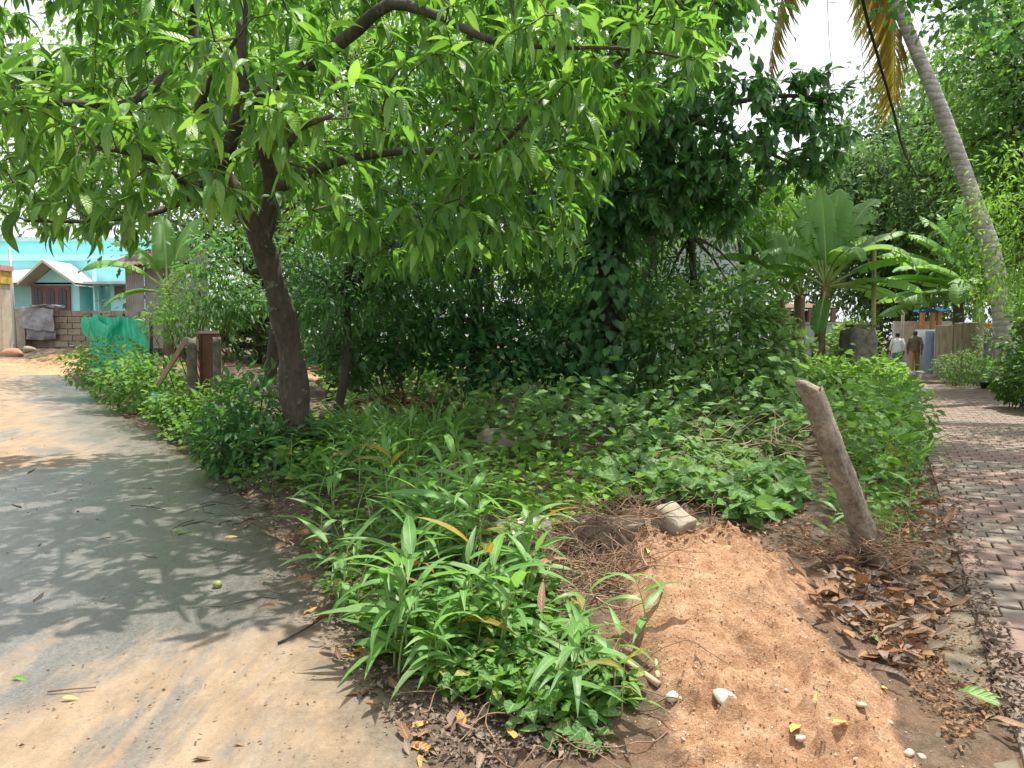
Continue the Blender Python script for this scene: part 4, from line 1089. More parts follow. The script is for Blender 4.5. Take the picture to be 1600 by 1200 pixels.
# block boundary wall
DW = 33.0
M_blockwall = plain('weathered_block_wall', (.34, .29, .22), .95, .35, 3, .7, 30, (.17, .14, .11))
M_block2 = plain('weathered_block_wall_pale', (.42, .36, .28), .95, .35, 3, .7, 30, (.2, .17, .13))
def WX(u): return P(u, 500, DW).x
def WZ(v): return P(800, v, DW).z
wb = Vector((WX(120), DW, gz(WX(120), DW)))
bw = empty('boundary_wall', wb, 'weathered concrete block wall in front of the turquoise house', 'wall')
MB().box(((WX(290) + WX(28)) / 2 - wb.x, .25, (WZ(487) - wb.z) / 2 - .15), (WX(290) - WX(28), .24, WZ(487) - wb.z + .3)).build('wall_core', M_blockwall, bw)
rows, z = [], WZ(552) - wb.z
k = 0
zt = WZ(485) - wb.z
rowh = (zt - z) / 7
for rI in range(7):
    x = WX(30) - wb.x - (.2 if rI % 2 else 0)
    while x < WX(290) - wb.x:
        L = .56
        uu = proj((x + wb.x + L / 2, DW, 1.5))[0]
        if not (44 < uu < 88 and rI < 4):
            o = MB().box((x + L / 2, .1 + random.uniform(-.015, .015), z + rowh * (rI + .5)), (L - .03, .12, rowh - .03)).build('block', M_blockwall if random.random() < .6 else M_block2, bw)
        x += L
MB().box(((WX(36) - wb.x), -.05, (zt) / 2), (.42, .4, zt + .1)).build('pier', M_block2, bw)
# cream gate pillar at the frame's edge
gp = on(6, 30.0)
root = empty('gate_pillar', gp, 'cream gate pillar with red and yellow cap at the lane end', 'pillar')
M_cream = plain('cream_plaster', (.56, .48, .38), .9, .2, 4, .4, 40, (.4, .34, .27))
bevel(MB().box((-.35, 0, 1.35), (.95, .6, 2.9)).build('shaft', M_cream, root), .03)
MB().box((-.35, -.01, 3.05), (1.05, .68, .5)).build('yellow_band', plain('yellow_paint', (.62, .45, .08), .7, .3, 8, .2, 30, (.5, .2, .1)), root)
MB().box((-.35, 0, 3.4), (1.15, .76, .2)).build('cap', plain('pink_cap', (.55, .33, .27), .8, .2, 6, .2, 30), root)
lp = on(23.5, 31.5)
pole = MB().tube([(0, 0, -.1), (-.05, 0, 2), (-.11, 0, 4.3)], .055, 8).build('steel_pole', plain('galvanised', (.5, .5, .52), .4, .1, 4, .1, 30, None, .6), None, True); pole.location = lp
tag(pole, 'thin grey steel pole standing before the block wall', 'pole')
# grey tarpaulin hung over the wall niche
M_tarp = plain('grey_tarpaulin', (.33, .34, .37), .55, .3, 5, .5, 14, (.2, .2, .22))
root = empty('tarpaulin', Vector((WX(65), DW - .1, WZ(555))), 'crumpled grey tarpaulin draped over the block wall', 'tarpaulin')
def cloth(name, u0, u1, v0, v1, y, mat, par, seed, amp=.07, top=0):
    X, Z = np.meshgrid(np.linspace(WX(u0), WX(u1), 34), np.linspace(WZ(v1), WZ(v0), 30))
    Y = DW + y + amp * fbm(X * 2.2 + seed, Z * 2.0, 4) + .05 * np.sin(X * 9 + seed)
    X = X + .05 * fbm(Z * 2 + seed, X, 2); Z = Z + .08 * fbm(X * 1.5 + seed, Z * .2, 2)
    L = par.location; v = np.stack([X - L.x, Y - L.y, Z - L.z], -1).reshape(-1, 3); i = np.arange(34 * 30).reshape(30, 34)
    f = np.stack([i[:-1, :-1], i[:-1, 1:], i[1:, 1:], i[1:, :-1]], -1).reshape(-1, 4)
    me = bpy.data.meshes.new(name); me.from_pydata(v.tolist(), [], f.tolist()); me.materials.append(mat); me.polygons.foreach_set('use_smooth', [True] * len(me.polygons))
    o = link(name, me, par); s = o.modifiers.new('thickness', 'SOLIDIFY'); s.thickness = .012; return o
cloth('upper_sheet', 41, 91, 482, 516, -.35, M_tarp, root, 1)
cloth('lower_sheet', 46, 91, 514, 531, -.28, plain('grey_tarpaulin_dark', (.22, .225, .245), .6, .3, 5, .5, 14), root, 7)
mb = MB()
for k in range(12): mb.box((random.uniform(-.7, .7), random.uniform(-.25, .25), 2.06 + random.uniform(-.04, .08)), (.6, .25, .025), random.uniform(-.5, .5), random.uniform(-.15, .15), random.uniform(-.12, .12))
mb.build('folded_top', M_tarp, root)
# red stones by the pillar
for i, (u, v, s) in enumerate(((16, 553, .42), (44, 556, .3))):
    q = on(u, 29.5 if i == 0 else 31, .12)
    o = link('stone', rock_mesh('stone', (s, s * .7, s * .55), plain('red_laterite_stone', (.42, .22, .13), .95, .3, 6, .8, 30) if i == 0 else M_rock, i + 3, .3)); o.location = q
    tag(o, 'reddish laterite stone at the foot of the cream pillar' if i == 0 else 'pale stone at the foot of the block wall pier', 'stone')

# corrugated shed
M_corr = plain('grey_corrugated_sheet', (.36, .36, .37), .6, .25, 2.5, .2, 20, (.24, .2, .17), .2)
DSH = 26.0
sb = on(225, DSH)
root = empty('shed', sb, 'grey corrugated sheet shed with rusty roof edge behind the banana plant', 'shed')
for k, (u0, u1) in enumerate(((198, 226), (227, 256), (257, 290), (291, 325))):
    xs = np.linspace(P(u0, 500, DSH).x, P(u1, 500, DSH).x, 40) - sb.x
    ys = .025 * np.sin(np.arange(40) * 1.6) + k * .03
    z0, z1 = .5, P(200, 400, DSH).z - sb.z
    MB().loft([[(x, y, z0) for x, y in zip(xs, ys)], [(x, y, z1) for x, y in zip(xs, ys)]], False, False).build('wall_sheet', M_corr, root, True)
    MB().loft([[(x, y, z0) for x, y in zip(xs, ys + .04)], [(x, y, z1) for x, y in zip(xs, ys + .04)]], False, False).build('wall_sheet', M_corr, root, True)
M_rust = plain('rusty_sheet', (.15, .075, .05), .85, .4, 5, .4, 25, (.12, .07, .05))
xr0, xr1 = P(180, 500, DSH).x - sb.x, P(300, 500, DSH).x - sb.x; zr = P(200, 405, DSH).z - sb.z
xs = np.linspace(xr0, xr1, 60); wv = .03 * np.sin(np.arange(60) * 1.6)
MB().loft([[(x, -.7, zr - .25 + w_) for x, w_ in zip(xs, wv)], [(x, 2.5, zr + .6 + w_) for x, w_ in zip(xs, wv)]], False, False).build('roof_sheet', M_rust, root, True)
MB().loft([[(x, -.7, zr - .3 + w_) for x, w_ in zip(xs, wv)], [(x, 2.5, zr + .55 + w_) for x, w_ in zip(xs, wv)]], False, False).build('roof_sheet', M_rust, root, True)

# green shade net along the lane verge
M_net = NT('green_shade_net')
_c = M_net.coord('Object'); _n = M_net.noise(2.2, _c, 6, .7)
M_net.link(M_net.ramp(_n, [(.3, (.005, .22, .12)), (.6, (.01, .42, .25)), (.8, (.03, .52, .34))]), M_net.p.inputs['Base Color']); M_net.p.inputs['Roughness'].default_value = .7
_t = M_net.new('ShaderNodeBsdfTranslucent'); _t.inputs['Color'].default_value = (.01, .55, .34, 1); _m = M_net.new('ShaderNodeMixShader'); _m.inputs[0].default_value = .35
M_net.link(M_net.p.outputs[0], _m.inputs[1]); M_net.link(_t.outputs[0], _m.inputs[2]); M_net.link(_m.outputs[0], M_net.out.inputs['Surface']); M_net.bump(M_net.noise(160, _c, 2), .4, .01)
M_net = M_net.m
nb = on(150, 21.0)
root = empty('shade_net', nb, 'green shade net slung between stakes along the lane verge', 'net')
A, B = P(139, 500, 21.5), P(232, 500, 17.2)
posts = [A.lerp(B, t) for t in (0, .2, .6, .85, 1)]
def netz(t): 
    k = [0, .2, .6, .85, 1]; i = max(0, min(3, int(np.searchsorted(k, t, 'right')) - 1)); s = (t - k[i]) / (k[i + 1] - k[i]); return -.05 * 4 * s * (1 - s)
nx_, nz_ = 90, 16; vs = []
for j in range(nz_):
    for i in range(nx_):
        t = i / (nx_ - 1); q = A.lerp(B, t); g = gz(q.x, q.y)
        top = [1.55, 1.62, 1.6, 1.55, 1.4]; zt_ = g + float(np.interp(t, [0, .2, .6, .85, 1], top)) + netz(t)
        s = j / (nz_ - 1); z = g + .05 + (zt_ - g) * s
        off = .10 * float(fbm(t * 9, s * 2.2, 3)) + .05 * math.sin(t * 40) * s
        vs.append((q.x + off * .6 - nb.x, q.y - off - nb.y, z - nb.z))
me = bpy.data.meshes.new('net_sheet'); me.from_pydata(vs, [], [(j * nx_ + i, j * nx_ + i + 1, (j + 1) * nx_ + i + 1, (j + 1) * nx_ + i) for j in range(nz_ - 1) for i in range(nx_ - 1)])
me.materials.append(M_net); me.polygons.foreach_set('use_smooth', [True] * len(me.polygons)); link('net_sheet', me, root)
for k in (0, 1):                                                 # top edge folded over into loose swags
    a, b = posts[k], posts[k + 1]; rows = []
    for j in range(4):
        row = []
        for i in range(15):
            s = i / 14; q = a.lerp(b, s); g = gz(q.x, q.y)
            row.append((q.x - nb.x - .04 - .05 * j, q.y - nb.y - .10 - .07 * math.sin(j * 1.2), g + 1.66 - .3 * 4 * s * (1 - s) * (.8 + .1 * j) - j * .09 - nb.z))
        rows.append(row)
    MB().loft(rows, False, False).build('swag', M_net, root, True)
for q in posts:
    g = gz(q.x, q.y); MB().tube([(q.x - nb.x, q.y - nb.y + .06, g - .1 - nb.z), (q.x - nb.x + .03, q.y - nb.y + .06, g + 1.7 - nb.z)], .035, 6).build('stake', M_barkdark, root, True)

# stone fence posts, rusty panel, timber by the tree
def rough_post(name, label, b, h, w, mat, cat='post', lean=(0, 0), group=None, seed=0, rz=.3):
    rings = []
    for i in range(13):
        t = i / 12; rg = []
        for k in range(16):
            an = 2 * math.pi * k / 16; sq = 1 / max(abs(math.cos(an)), abs(math.sin(an))) ** .92
            rr = w * .5 * sq * (1 + .13 * mnoise.noise(Vector((math.cos(an) * 1.5, math.sin(an) * 1.5, t * h * 4 + seed))) + .10 * mnoise.noise(Vector((math.cos(an) * 4, math.sin(an) * 4, t * h * 12 + seed))))
            if i == 12: rr *= .9
            if i == 11: rr *= .98
            rg.append((rr * math.cos(an + rz) + lean[0] * t * h, rr * math.sin(an + rz) + lean[1] * t * h, -.15 + (h + .15) * (t if i < 12 else .985 + .02 * math.sin(an * 2))))
        rings.append(rg)
    o = MB().loft(rings).build(name, mat, None, True); o.location = b
    return tag(o, label, cat, group)
q = G(303, 668); rough_post('stone_post', 'rough mossy stone post standing at the lane verge beside the timber prop', q, (P(300, 527, q.y).z - q.z), .14, M_mossy, seed=2)
q = G(337, 668); q = on(338, 11.2); rough_post('stone_post', 'darker stone post in front of the rusty iron panel', q, P(338, 527, 11.2).z - q.z, .11, M_mossy, seed=9)
q = on(326, 11.7); root = empty('rusty_gate_panel', q, 'rusty iron panel with pale top edge between the stone posts', 'panel')
hgt = P(326, 517, 11.7).z - q.z
MB().box((0, 0, hgt / 2), (.26, .03, hgt)).build('panel', M_rust, root)
MB().box((0, -.02, hgt - .02), (.3, .05, .04)).build('top_rail', plain('rust_pale', (.45, .32, .26), .8, .3, 8, .2, 30), root)
for sx in (-1, 1): MB().box((sx * .13, -.02, hgt / 2 - .02), (.03, .035, hgt - .04)).build('stile', M_rust, root)
a, b = P(246, 603, 12.0), P(293, 528, 12.1)
pr = MB().box((0, 0, 0), (.09, .07, (b - a).length)).build('timber_prop', plain('grey_timber', (.34, .25, .18), .85, .35, 6, .5, 20)); pr.location = (a + b) / 2; pr.rotation_euler = (b - a).to_track_quat('Z', 'Y').to_euler()
tag(bevel(pr, .01), 'slanting grey timber leaning on the mossy stone post', 'timber')
a = on(240, 12.4, -.05); pipe = MB().tube([(0, 0, 0), (.01, 0, .42), (.0, 0, .45), (0, 0, .62)], [.04, .04, .07, .065], 10).build('teal_pipe', plain('teal_plastic', (.08, .36, .33), .5, .25, 6, .2, 30, (.1, .2, .18)), None, True); pipe.location = a
tag(pipe, 'upright teal plastic pipe in the verge weeds', 'pipe')

# ------------------------------------------------------------------ white house behind, low walls, right side
M_white = plain('white_wall_paint', (.74, .80, .80), .8, .06, 2, .1, 30)
M_greenp = plain('green_pillar_paint', (.26, .52, .16), .6, .1, 3, .1, 30)
M_blue = plain('blue_window_paint', (.02, .05, .25), .4, .2, 4, .1, 30)
M_tan = plain('tan_parapet', (.58, .42, .29), .85, .15, 3, .2, 30)
DB = 31.0
def BX_(u): return P(u, 500, DB).x
def BZ_(v): return P(800, v, DB).z
hb2 = Vector((BX_(1050), DB, 0)); hb2.z = gz(hb2.x, hb2.y)
root = empty('house', hb2, 'white house with green pillar and blue window hidden behind the trees', 'house')
def bp(name, u0, u1, v0, v1, y0, y1, mat, par=root):
    return MB().box(((BX_(u0) + BX_(u1)) / 2 - hb2.x, (y0 + y1) / 2, (BZ_(v0) + BZ_(v1)) / 2 - hb2.z), (BX_(u1) - BX_(u0), y1 - y0, BZ_(v0) - BZ_(v1))).build(name, mat, par)
bp('wall', 840, 1215, 325, 560, 1.5, 8, M_white)
bp('roof', 820, 1232, 312, 325, .2, 8.3, M_tan)
bp('parapet', 1060, 1215, 268, 312, 1.4, 1.7, M_tan)
bp('porch_slab', 1090, 1236, 325.5, 337, .2, 1.48, M_white)
bp('pillar', 1167, 1176, 337, 560, .35, .6, M_greenp)
w = bp('window', 1180, 1200, 380, 410, 1.38, 1.49, M_blue)
bp('pane', 1182, 1189.5, 383, 394, 1.34, 1.37, M_glass, w); bp('pane', 1190.5, 1198, 383, 394, 1.34, 1.37, M_glass, w)
wl2 = Vector((P(1290, 500, 20.5).x, 20.5, 0)); wl2.z = gz(wl2.x, wl2.y)
root = empty('boundary_wall', wl2, 'low pale grey boundary wall behind the banana stems', 'wall')
xa, xb, zt = P(1222, 500, 20.5).x - wl2.x, P(1352, 500, 20.5).x - wl2.x, P(1290, 507, 20.5).z - wl2.z
MB().box(((xa + xb) / 2, 0, zt / 2 - .1), (xb - xa, .18, zt + .2)).build('wall_panel', plain('pale_grey_plaster', (.50, .53, .54), .85, .1, 3, .2, 30, (.38, .4, .4)), root)
MB().box(((xa + xb) / 2, 0, zt + .03), (xb - xa + .1, .26, .055)).build('coping', plain('coping_grey', (.42, .43, .43), .85, .2, 3, .2, 30), root)
# small store behind it: posts under a tin roof
q = Vector((P(1300, 500, 22.5).x, 22.5, 0)); q.z = gz(q.x, q.y)
root = empty('lean_to', q, 'small open lean-to with tin roof behind the pale low wall', 'shed')
zr = P(1300, 478, 22.5).z - q.z
MB().box((-.75, .4, zr), (1.5, 1.4, .05), 0, .12).build('tin_roof', M_rust, root)
for dx in (-1.4, -.75, -.1): MB().box((dx, -.3, zr / 2 - .1), (.12, .12, zr)).build('post', plain('post_wood', (.22, .14, .1), .85, .3, 6, .3, 30), root)
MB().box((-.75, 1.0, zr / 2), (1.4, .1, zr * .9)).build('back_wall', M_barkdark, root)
# broken masonry pillar with plants on top
q = G(1352, 592); q = on(1347, 15.0); h = P(1347, 512, 15).z - q.z
rough_post('masonry_stump', 'broad broken masonry pillar with weeds on top beside the path', q, h, .50, M_mossy, 'pillar', (-.06, 0), seed=21, rz=.15)
MB().box((.08, 0, h + .01), (.5, .4, .05)).build('slab', M_mossy).location = q + Vector((-.05 * h, 0, .02)) 
tag(bpy.data.objects['slab'], 'flat grey slab lying on top of the broken masonry pillar', 'slab')
q2 = on(1364, 15.6); pl = MB().tube([(0, 0, 0), (.01, 0, 1.5), (-.02, 0, P(1364, 372, 15.6).z - q2.z)], [.055, .05, .04], 8).build('bamboo_pole', plain('bamboo', (.40, .30, .20), .7, .3, 8, .3, 30), None, True); pl.location = q2
tag(pl, 'upright bamboo pole beside the broken masonry pillar', 'pole')
o = MB().tube([P(1364, 378, 15.6), P(1385, 388, 15.5), P(1403, 402, 15.4)], [.03, .022, .014], 5).build('dry_branch', M_drystem, None, True); tag(o, 'dry broken branch hanging from the top of the bamboo pole', 'branch')
o = MB().tube([P(1366, 384, 15.55), P(1392, 366, 15.4), P(1400, 358, 15.3)], [.022, .016, .01], 5).build('dry_branch', M_drystem, None, True); tag(o, 'thin dry twig slanting up beside the bamboo pole top', 'branch')
q3 = on(1410, 32.0); pl = MB().tube([(0, 0, -.1), (.02, 0, P(1410, 462, 32).z)], .06, 7).build('utility_pole', plain('pole_grey', (.36, .31, .26), .8, .2, 6, .2, 20), None, True); pl.location = q3; tag(pl, 'thin grey pole standing just behind the man in the white shirt', 'pole')
# grey sand heap
q = on(1402, 27.5); a = np.linspace(-1, 1, 40); A_, B_ = np.meshgrid(a, a); r_ = np.sqrt(A_ ** 2 + B_ ** 2)
sand = grid_obj('sand_heap', q.x + A_ * 1.0, q.y + B_ * 1.0, q.z - .1 + .68 * np.maximum(0, 1 - r_) ** .8 * (1 + .15 * fbm(A_ * 4, B_ * 4, 3)), plain('grey_sand', (.16, .145, .13), .95, .3, 6, .6, 40, coord='Object')); tag(sand, 'dark grey sand heap on the path edge before the two men', 'sand heap')

# old wall right of the path
M_oldwall = NT('old_mossy_plaster')
_c = M_oldwall.coord('Object'); mp = M_oldwall.new('ShaderNodeMapping'); mp.inputs['Scale'].default_value = (3, 3, .5); M_oldwall.link(_c, mp.inputs['Vector'])
_cc = M_oldwall.ramp(M_oldwall.noise(2.5, mp.outputs[0], 8, .75), [(.3, (.09, .075, .05)), (.5, (.30, .25, .17)), (.7, (.46, .40, .29))])
_cc = M_oldwall.mix(M_oldwall.val(M_oldwall.noise(1.3, _c, 5), .5, .65, 0, .6), _cc, (.13, .15, .06))
M_oldwall.link(_cc, M_oldwall.p.inputs['Base Color']); M_oldwall.p.inputs['Roughness'].default_value = .95; M_oldwall.bump(M_oldwall.noise(18, _c, 8, .75), .8, .03); M_oldwall = M_oldwall.m
def wall_run(name, label, pts, h, th, mat, cap=None):
    b = Vector((pts[0][0], pts[0][1], 0)); root = empty(name, b, label, 'wall')
    for (x0, y0), (x1, y1) in zip(pts[:-1], pts[1:]):
        L = math.hypot(x1 - x0, y1 - y0); an = math.atan2(y1 - y0, x1 - x0)
        n_ = max(1, int(L / 1.3))
        for k in range(n_):
            t = (k + .5) / n_; hh = h * random.uniform(.97, 1.03)
            o = MB().box((x0 + (x1 - x0) * t - b.x, y0 + (y1 - y0) * t - b.y, hh / 2 - .1), (L / n_ - .012, th * random.uniform(.93, 1.07), hh + .2), an + random.uniform(-.01, .01)).build('wall_panel', mat, root); bevel(o, .03)
    return root
def W2(u, d): p = P(u, 500, d); return (p.x, p.y)
wall_run('old_wall', 'old stained compound wall with mossy top beside the paver path', [W2(1468, 27.5), W2(1532, 24.0)], P(1500, 507, 26).z, .3, M_oldwall)
wall_run('old_wall', 'dark return wall running back from the old stained wall', [W2(1533, 24.2), W2(1562, 27)], 1.7, .25, plain('dark_shade_wall', (.07, .065, .055), .9, .4, 4, .5, 30))  # near-black colour stands in for the shade on this stretch
wall_run('old_wall', 'nearer stained wall under the hanging creeper at the path side', [W2(1562, 21.5), W2(1640, 18.0)], P(1580, 487, 21).z, .3, M_oldwall)
q = Vector((*W2(1448, 31.0), 0)); root = empty('gate_wall', q, 'white and grey-blue painted gate wall behind the walking men', 'wall')
h = P(1448, 515, 31).z
MB().box((0, 0, h / 2), (.75, .3, h)).build('white_pier', M_white, root)
MB().box((P(1460, 500, 30.2).x - q.x + .12, -.8, h / 2 - .05), (.28, 1.4, h - .1), -.4).build('pier_edge', plain('pale_blue', (.55, .62, .70), .8, .1, 3, .1, 30), root)
MB().box((P(1474, 500, 29.5).x - q.x, -1.2, h / 2 - .03), (.9, .16, h - .06), -.1).build('blue_panel', plain('grey_blue_paint', (.22, .27, .37), .75, .12, 3, .1, 30), root)
q = Vector((*W2(1455, 37), 0)); root = empty('house', q, 'small house with orange pillars and blue tarpaulin edge beyond the gate', 'house')
zt = P(1455, 488, 37).z
for du in (-14, 2, 12): MB().box((P(1455 + du, 500, 37).x - q.x, 0, zt / 2), (.16, .2, zt)).build('pillar', plain('orange_paint', (.40, .20, .06), .7, .15, 3, .1, 30), root)
MB().box((0, .8, zt * .42), (2.8, .2, zt * .84)).build('wall', M_cream, root)
X, Y = np.meshgrid(np.linspace(-.6, .9, 30), np.linspace(-.3, .6, 10)); v = np.stack([X, Y, zt + .12 * fbm(X * 3, Y * 3, 2) + .12 + .05 * Y], -1).reshape(-1, 3); i = np.arange(300).reshape(10, 30)
me = bpy.data.meshes.new('tarp_awning'); me.from_pydata(v.tolist(), [], np.stack([i[:-1, :-1], i[:-1, 1:], i[1:, 1:], i[1:, :-1]], -1).reshape(-1, 4).tolist()); me.materials.append(plain('blue_tarp', (.05, .25, .62), .5, .3, 4, .3, 10)); link('tarp_awning', me, root)
q = Vector((*W2(1552, 26), P(1552, 513, 26).z)); root = empty('tile_stack', Vector((q.x, q.y, 0)), 'stack of sunlit orange roof tiles behind the dark return wall', 'tiles')
for k in range(7): MB().box((0, .1 + .02 * k, q.z - .18 + k * .055), (.95, .5, .04), .05 * math.sin(k * 2), .1).build('tile', plain('orange_tile', (.60, .22, .08), .7, .25, 6, .2, 30) if k == 0 else bpy.data.materials['orange_tile'], root)
MB().box((0, .2, (q.z - .2) / 2), (.9, .4, q.z - .22)).build('base_blocks', M_blockwall, root)
# pots by the wall
for u, d, r_, h_, lab, c in ((1562, 20.3, .2, .34, 'black plastic plant pot at the foot of the old wall', (.04, .04, .04)), (1547, 21.2, .19, .2, 'small dark green tub beside the black plant pot', (.03, .06, .05))):
    q = on(u, d); root = empty('plant_pot', q, lab, 'pot')
    MB().loft([[(rr * math.cos(k * math.pi / 8), rr * math.sin(k * math.pi / 8), z) for k in range(16)] for rr, z in ((r_ * .75, 0), (r_, h_), (r_ * 1.08, h_), (r_ * 1.08, h_ + .03), (r_ * .95, h_ + .03), (r_ * .9, h_ - .04))]).build('pot', plain('pot_plastic_%d' % u, c, .6, .2, 8, .1, 30), root, True)
    MB().loft([[(rr * math.cos(k * math.pi / 8), rr * math.sin(k * math.pi / 8), z) for k in range(16)] for rr, z in ((r_ * .88, h_ - .05), (.01, h_ - .02))], False).build('soil', M_soil, root)
# ------------------------------------------------------------------ low vegetation
def inpoly(u, v, poly):
    c = False; j = len(poly) - 1
    for i in range(len(poly)):
        (x1, y1), (x2, y2) = poly[i], poly[j]
        if (y1 > v) != (y2 > v) and u < (x2 - x1) * (v - y1) / (y2 - y1) + x1: c = not c
        j = i
    return c
def ground_pts(poly, n):
    """n points spread over the ground seen inside a photo polygon (even per picture area)"""
    us, vs = [p[0] for p in poly], [p[1] for p in poly]; out = []
    while len(out) < n:
        u, v = random.uniform(min(us), max(us)), random.uniform(min(vs), max(vs))
        if inpoly(u, v, poly): out.append((u, v))
    out = np.array(out)
    return [Vector(p) for p in Gv(out[:, 0], out[:, 1])] if n else []

# broad-leaved grass: a cane with arching leaves on alternate sides
def grass_proto(seed, h, n, L):
    rg = np.random.default_rng(seed); lean = rg.uniform(-.25, .25, 2)
    st = [Vector((lean[0] * t * t * h, lean[1] * t * t * h, t * h)) for t in np.linspace(0, 1, 6)]
    leaves = []
    for k in range(n):
        t = .15 + .85 * k / (n - 1); q = Vector((lean[0] * t * t * h, lean[1] * t * t * h, t * h))
        a = k * 2.6 + rg.uniform(-.5, .5); e = rg.uniform(.25, 1.0) + .9 * (k / n) ** 2
        d = Vector((math.cos(a), math.sin(a), e * rg.uniform(.3, 1.2)))
        leaves.append((q, d, L * rg.uniform(.75, 1.15) * (1 - .25 * abs(t - .6)), int(rg.integers(0, 6))))
    return st, leaves
blade_meshes = [single_leaf_mesh('leaf', M_grass, t, .1 * i) for i, t in enumerate(T_blade)]
blade_dead = [single_leaf_mesh('leaf', M_coco if i % 3 else M_dry, t, .1 * i) for i, t in enumerate(T_blade)]
protos = []
for s in range(9):
    st, lv = grass_proto(s, random.uniform(.26, .55), random.choice((6, 7, 8)), random.uniform(.25, .36))
    mb = MB(); mb.tube([tuple(p) for p in st], [.006, .006, .005, .004, .003, .002], 5, False)
    protos.append((mb.mesh('stem', M_midrib, True), lv))
def grass_plant(q, s, rz, label, group=None, proto=None):
    me, lv = protos[proto if proto is not None else random.randrange(len(protos))]
    root = empty('broad_leaf_grass', q, label, 'grass plant', group, rz); root.scale = (s, s, s)
    link('stem', me, root)
    for p, d, L, vI in lv: leaf_object('leaf', blade_meshes[vI] if random.random() < .95 else blade_dead[vI], root, p, tuple(d), (random.uniform(-.3, .3), random.uniform(-.3, .3), 1), L)
FG = 'broad-leaved grass in front of the plot'
for q in ground_pts([(500, 840), (560, 740), (760, 700), (810, 830), (860, 870), (850, 960), (740, 1080), (640, 1080), (560, 990), (500, 900)], 80):
    grass_plant(q - Vector((0, 0, .02)), random.uniform(.8, 1.25), random.uniform(0, 6.28), 'broad-bladed grass plant in the sunlit clump at the front of the plot', FG)
for q in ground_pts([(640, 1040), (800, 960), (1000, 1010), (990, 1120), (900, 1170), (740, 1120)], 20):
    grass_plant(q - Vector((0, 0, .02)), random.uniform(.55, .9), random.uniform(0, 6.28), 'low broad-bladed grass plant by the dry sticks at the heap foot', 'low grass by the sticks')
for q in ground_pts([(380, 720), (560, 680), (620, 720), (560, 820), (470, 800)], 16):
    grass_plant(q - Vector((0, 0, .02)), random.uniform(.9, 1.3), random.uniform(0, 6.28), 'shaded broad-bladed grass plant between the trunk and the lane', 'shaded grass by the trunk')
for (u, v, s, lab) in ((500, 880, 1.0, 'single bright grass plant leaning over the lane edge litter'), (1295, 850, .8, 'yellowing grass tuft at the foot of the leaning post'), (1010, 985, .7, 'young grass plant beside the red earth heap'),
                       (1420, 820, .8, 'grass plant on the leaf litter right of the leaning post'), (1380, 640, 1.2, 'tall grass blades beside the paver path bank'), (700, 760, 1.2, 'tall pale grass plant rising above the front clump')):
    grass_plant(G(u, v) - Vector((0, 0, .02)), s, random.uniform(0, 6.28), lab)

def carpet(name, label, cat, polys, n, size, T, mat, nparts, height=(.03, .3), flat=.5, group=None, hs=1.0, stems=None):
    """a sprawling low plant: leaves on short stalks over the ground inside photo polygons"""
    pts = []
    for poly, w in polys: pts += ground_pts(poly, int(n * w))
    pts = np.array([tuple(p) for p in pts]); base = pts.mean(0); base[2] = gz(base[0], base[1])
    k = len(pts); clump = .5 + .5 * fbm(pts[:, 0] * 2.2 + 3, pts[:, 1] * 2.2, 3)
    z = U(height[0], height[1], k) * np.clip(.35 + clump, .3, 1.5) * hs
    pts[:, 2] = gh(pts[:, 0], pts[:, 1]) + z
    root = empty(name, base, label, cat, group)
    a = U(0, 6.283, k)
    d = np.stack([np.cos(a), np.sin(a) - .35, U(-.45, .35, k)], 1)
    up = UPV + RNG.normal(size=(k, 3)) * flat
    place_leaves(root, mat, T, pts, d, up, U(size[0], size[1], k), nparts, base, minpx=9)
    if stems:
        mb = MB()
        for _ in range(stems):
            i = RNG.integers(k); q = Vector(pts[i]); p = [q]
            an = random.uniform(0, 6.28)
            for s in range(6):
                an += random.uniform(-.5, .5); q = q + Vector((math.cos(an), math.sin(an), 0)) * .075
                q = Vector((q.x, q.y, gz(q.x, q.y) + random.uniform(.03, height[1] * .8))); p.append(q)
            pp, r = smooth_path(p, [.0028] * len(p), .04)
            mb.tube([x - Vector(base) for x in pp], r, 4, False)
        mb.build('runners', M_root, root, True)['kind'] = 'stuff'
    return root
carpet('creeper', 'heart-leaved creeper carpet in the sun in front of the leaning post', 'creeper', [([(900, 760), (960, 690), (1080, 680), (1240, 700), (1270, 790), (1180, 830), (1080, 790), (960, 790)], 1)], 1500, (.07, .15), T_heart, M_creep, 240, (.03, .22), .45, stems=60)
carpet('creeper', 'shaded heart-leaved creeper spreading across the middle of the plot', 'creeper', [([(720, 700), (760, 620), (900, 590), (1240, 590), (1270, 710), (1000, 720), (860, 740)], 1)], 3300, (.10, .19), T_heart3, M_creep, 260, (.05, .8), .5, stems=40)
carpet('creeper', 'creeper and weed bank between the leaning post and the paver path', 'creeper', [([(1240, 640), (1300, 590), (1420, 600), (1440, 700), (1430, 760), (1380, 800), (1330, 760)], 1)], 2000, (.08, .16), T_heart3, M_weed, 200, (.05, .85), .55, stems=40)
carpet('weed_patch', 'small-leaved weeds along the front of the grass clump', 'weeds', [([(500, 760), (560, 700), (860, 700), (900, 800), (820, 870), (880, 960), (1000, 1100), (880, 1160), (700, 1100), (560, 1000), (500, 900), (460, 830)], 1)], 4600, (.035, .085), T_round3, M_weed, 60, (.02, .16), .5, stems=40)
carpet('weed_patch', 'sunlit mixed weeds around the tan rock and fallen leaves', 'weeds', [([(700, 700), (860, 690), (960, 720), (980, 800), (900, 830), (820, 840), (740, 780)], 1)], 900, (.05, .12), T_round3, M_lime, 100, (.03, .2), .5, stems=20)
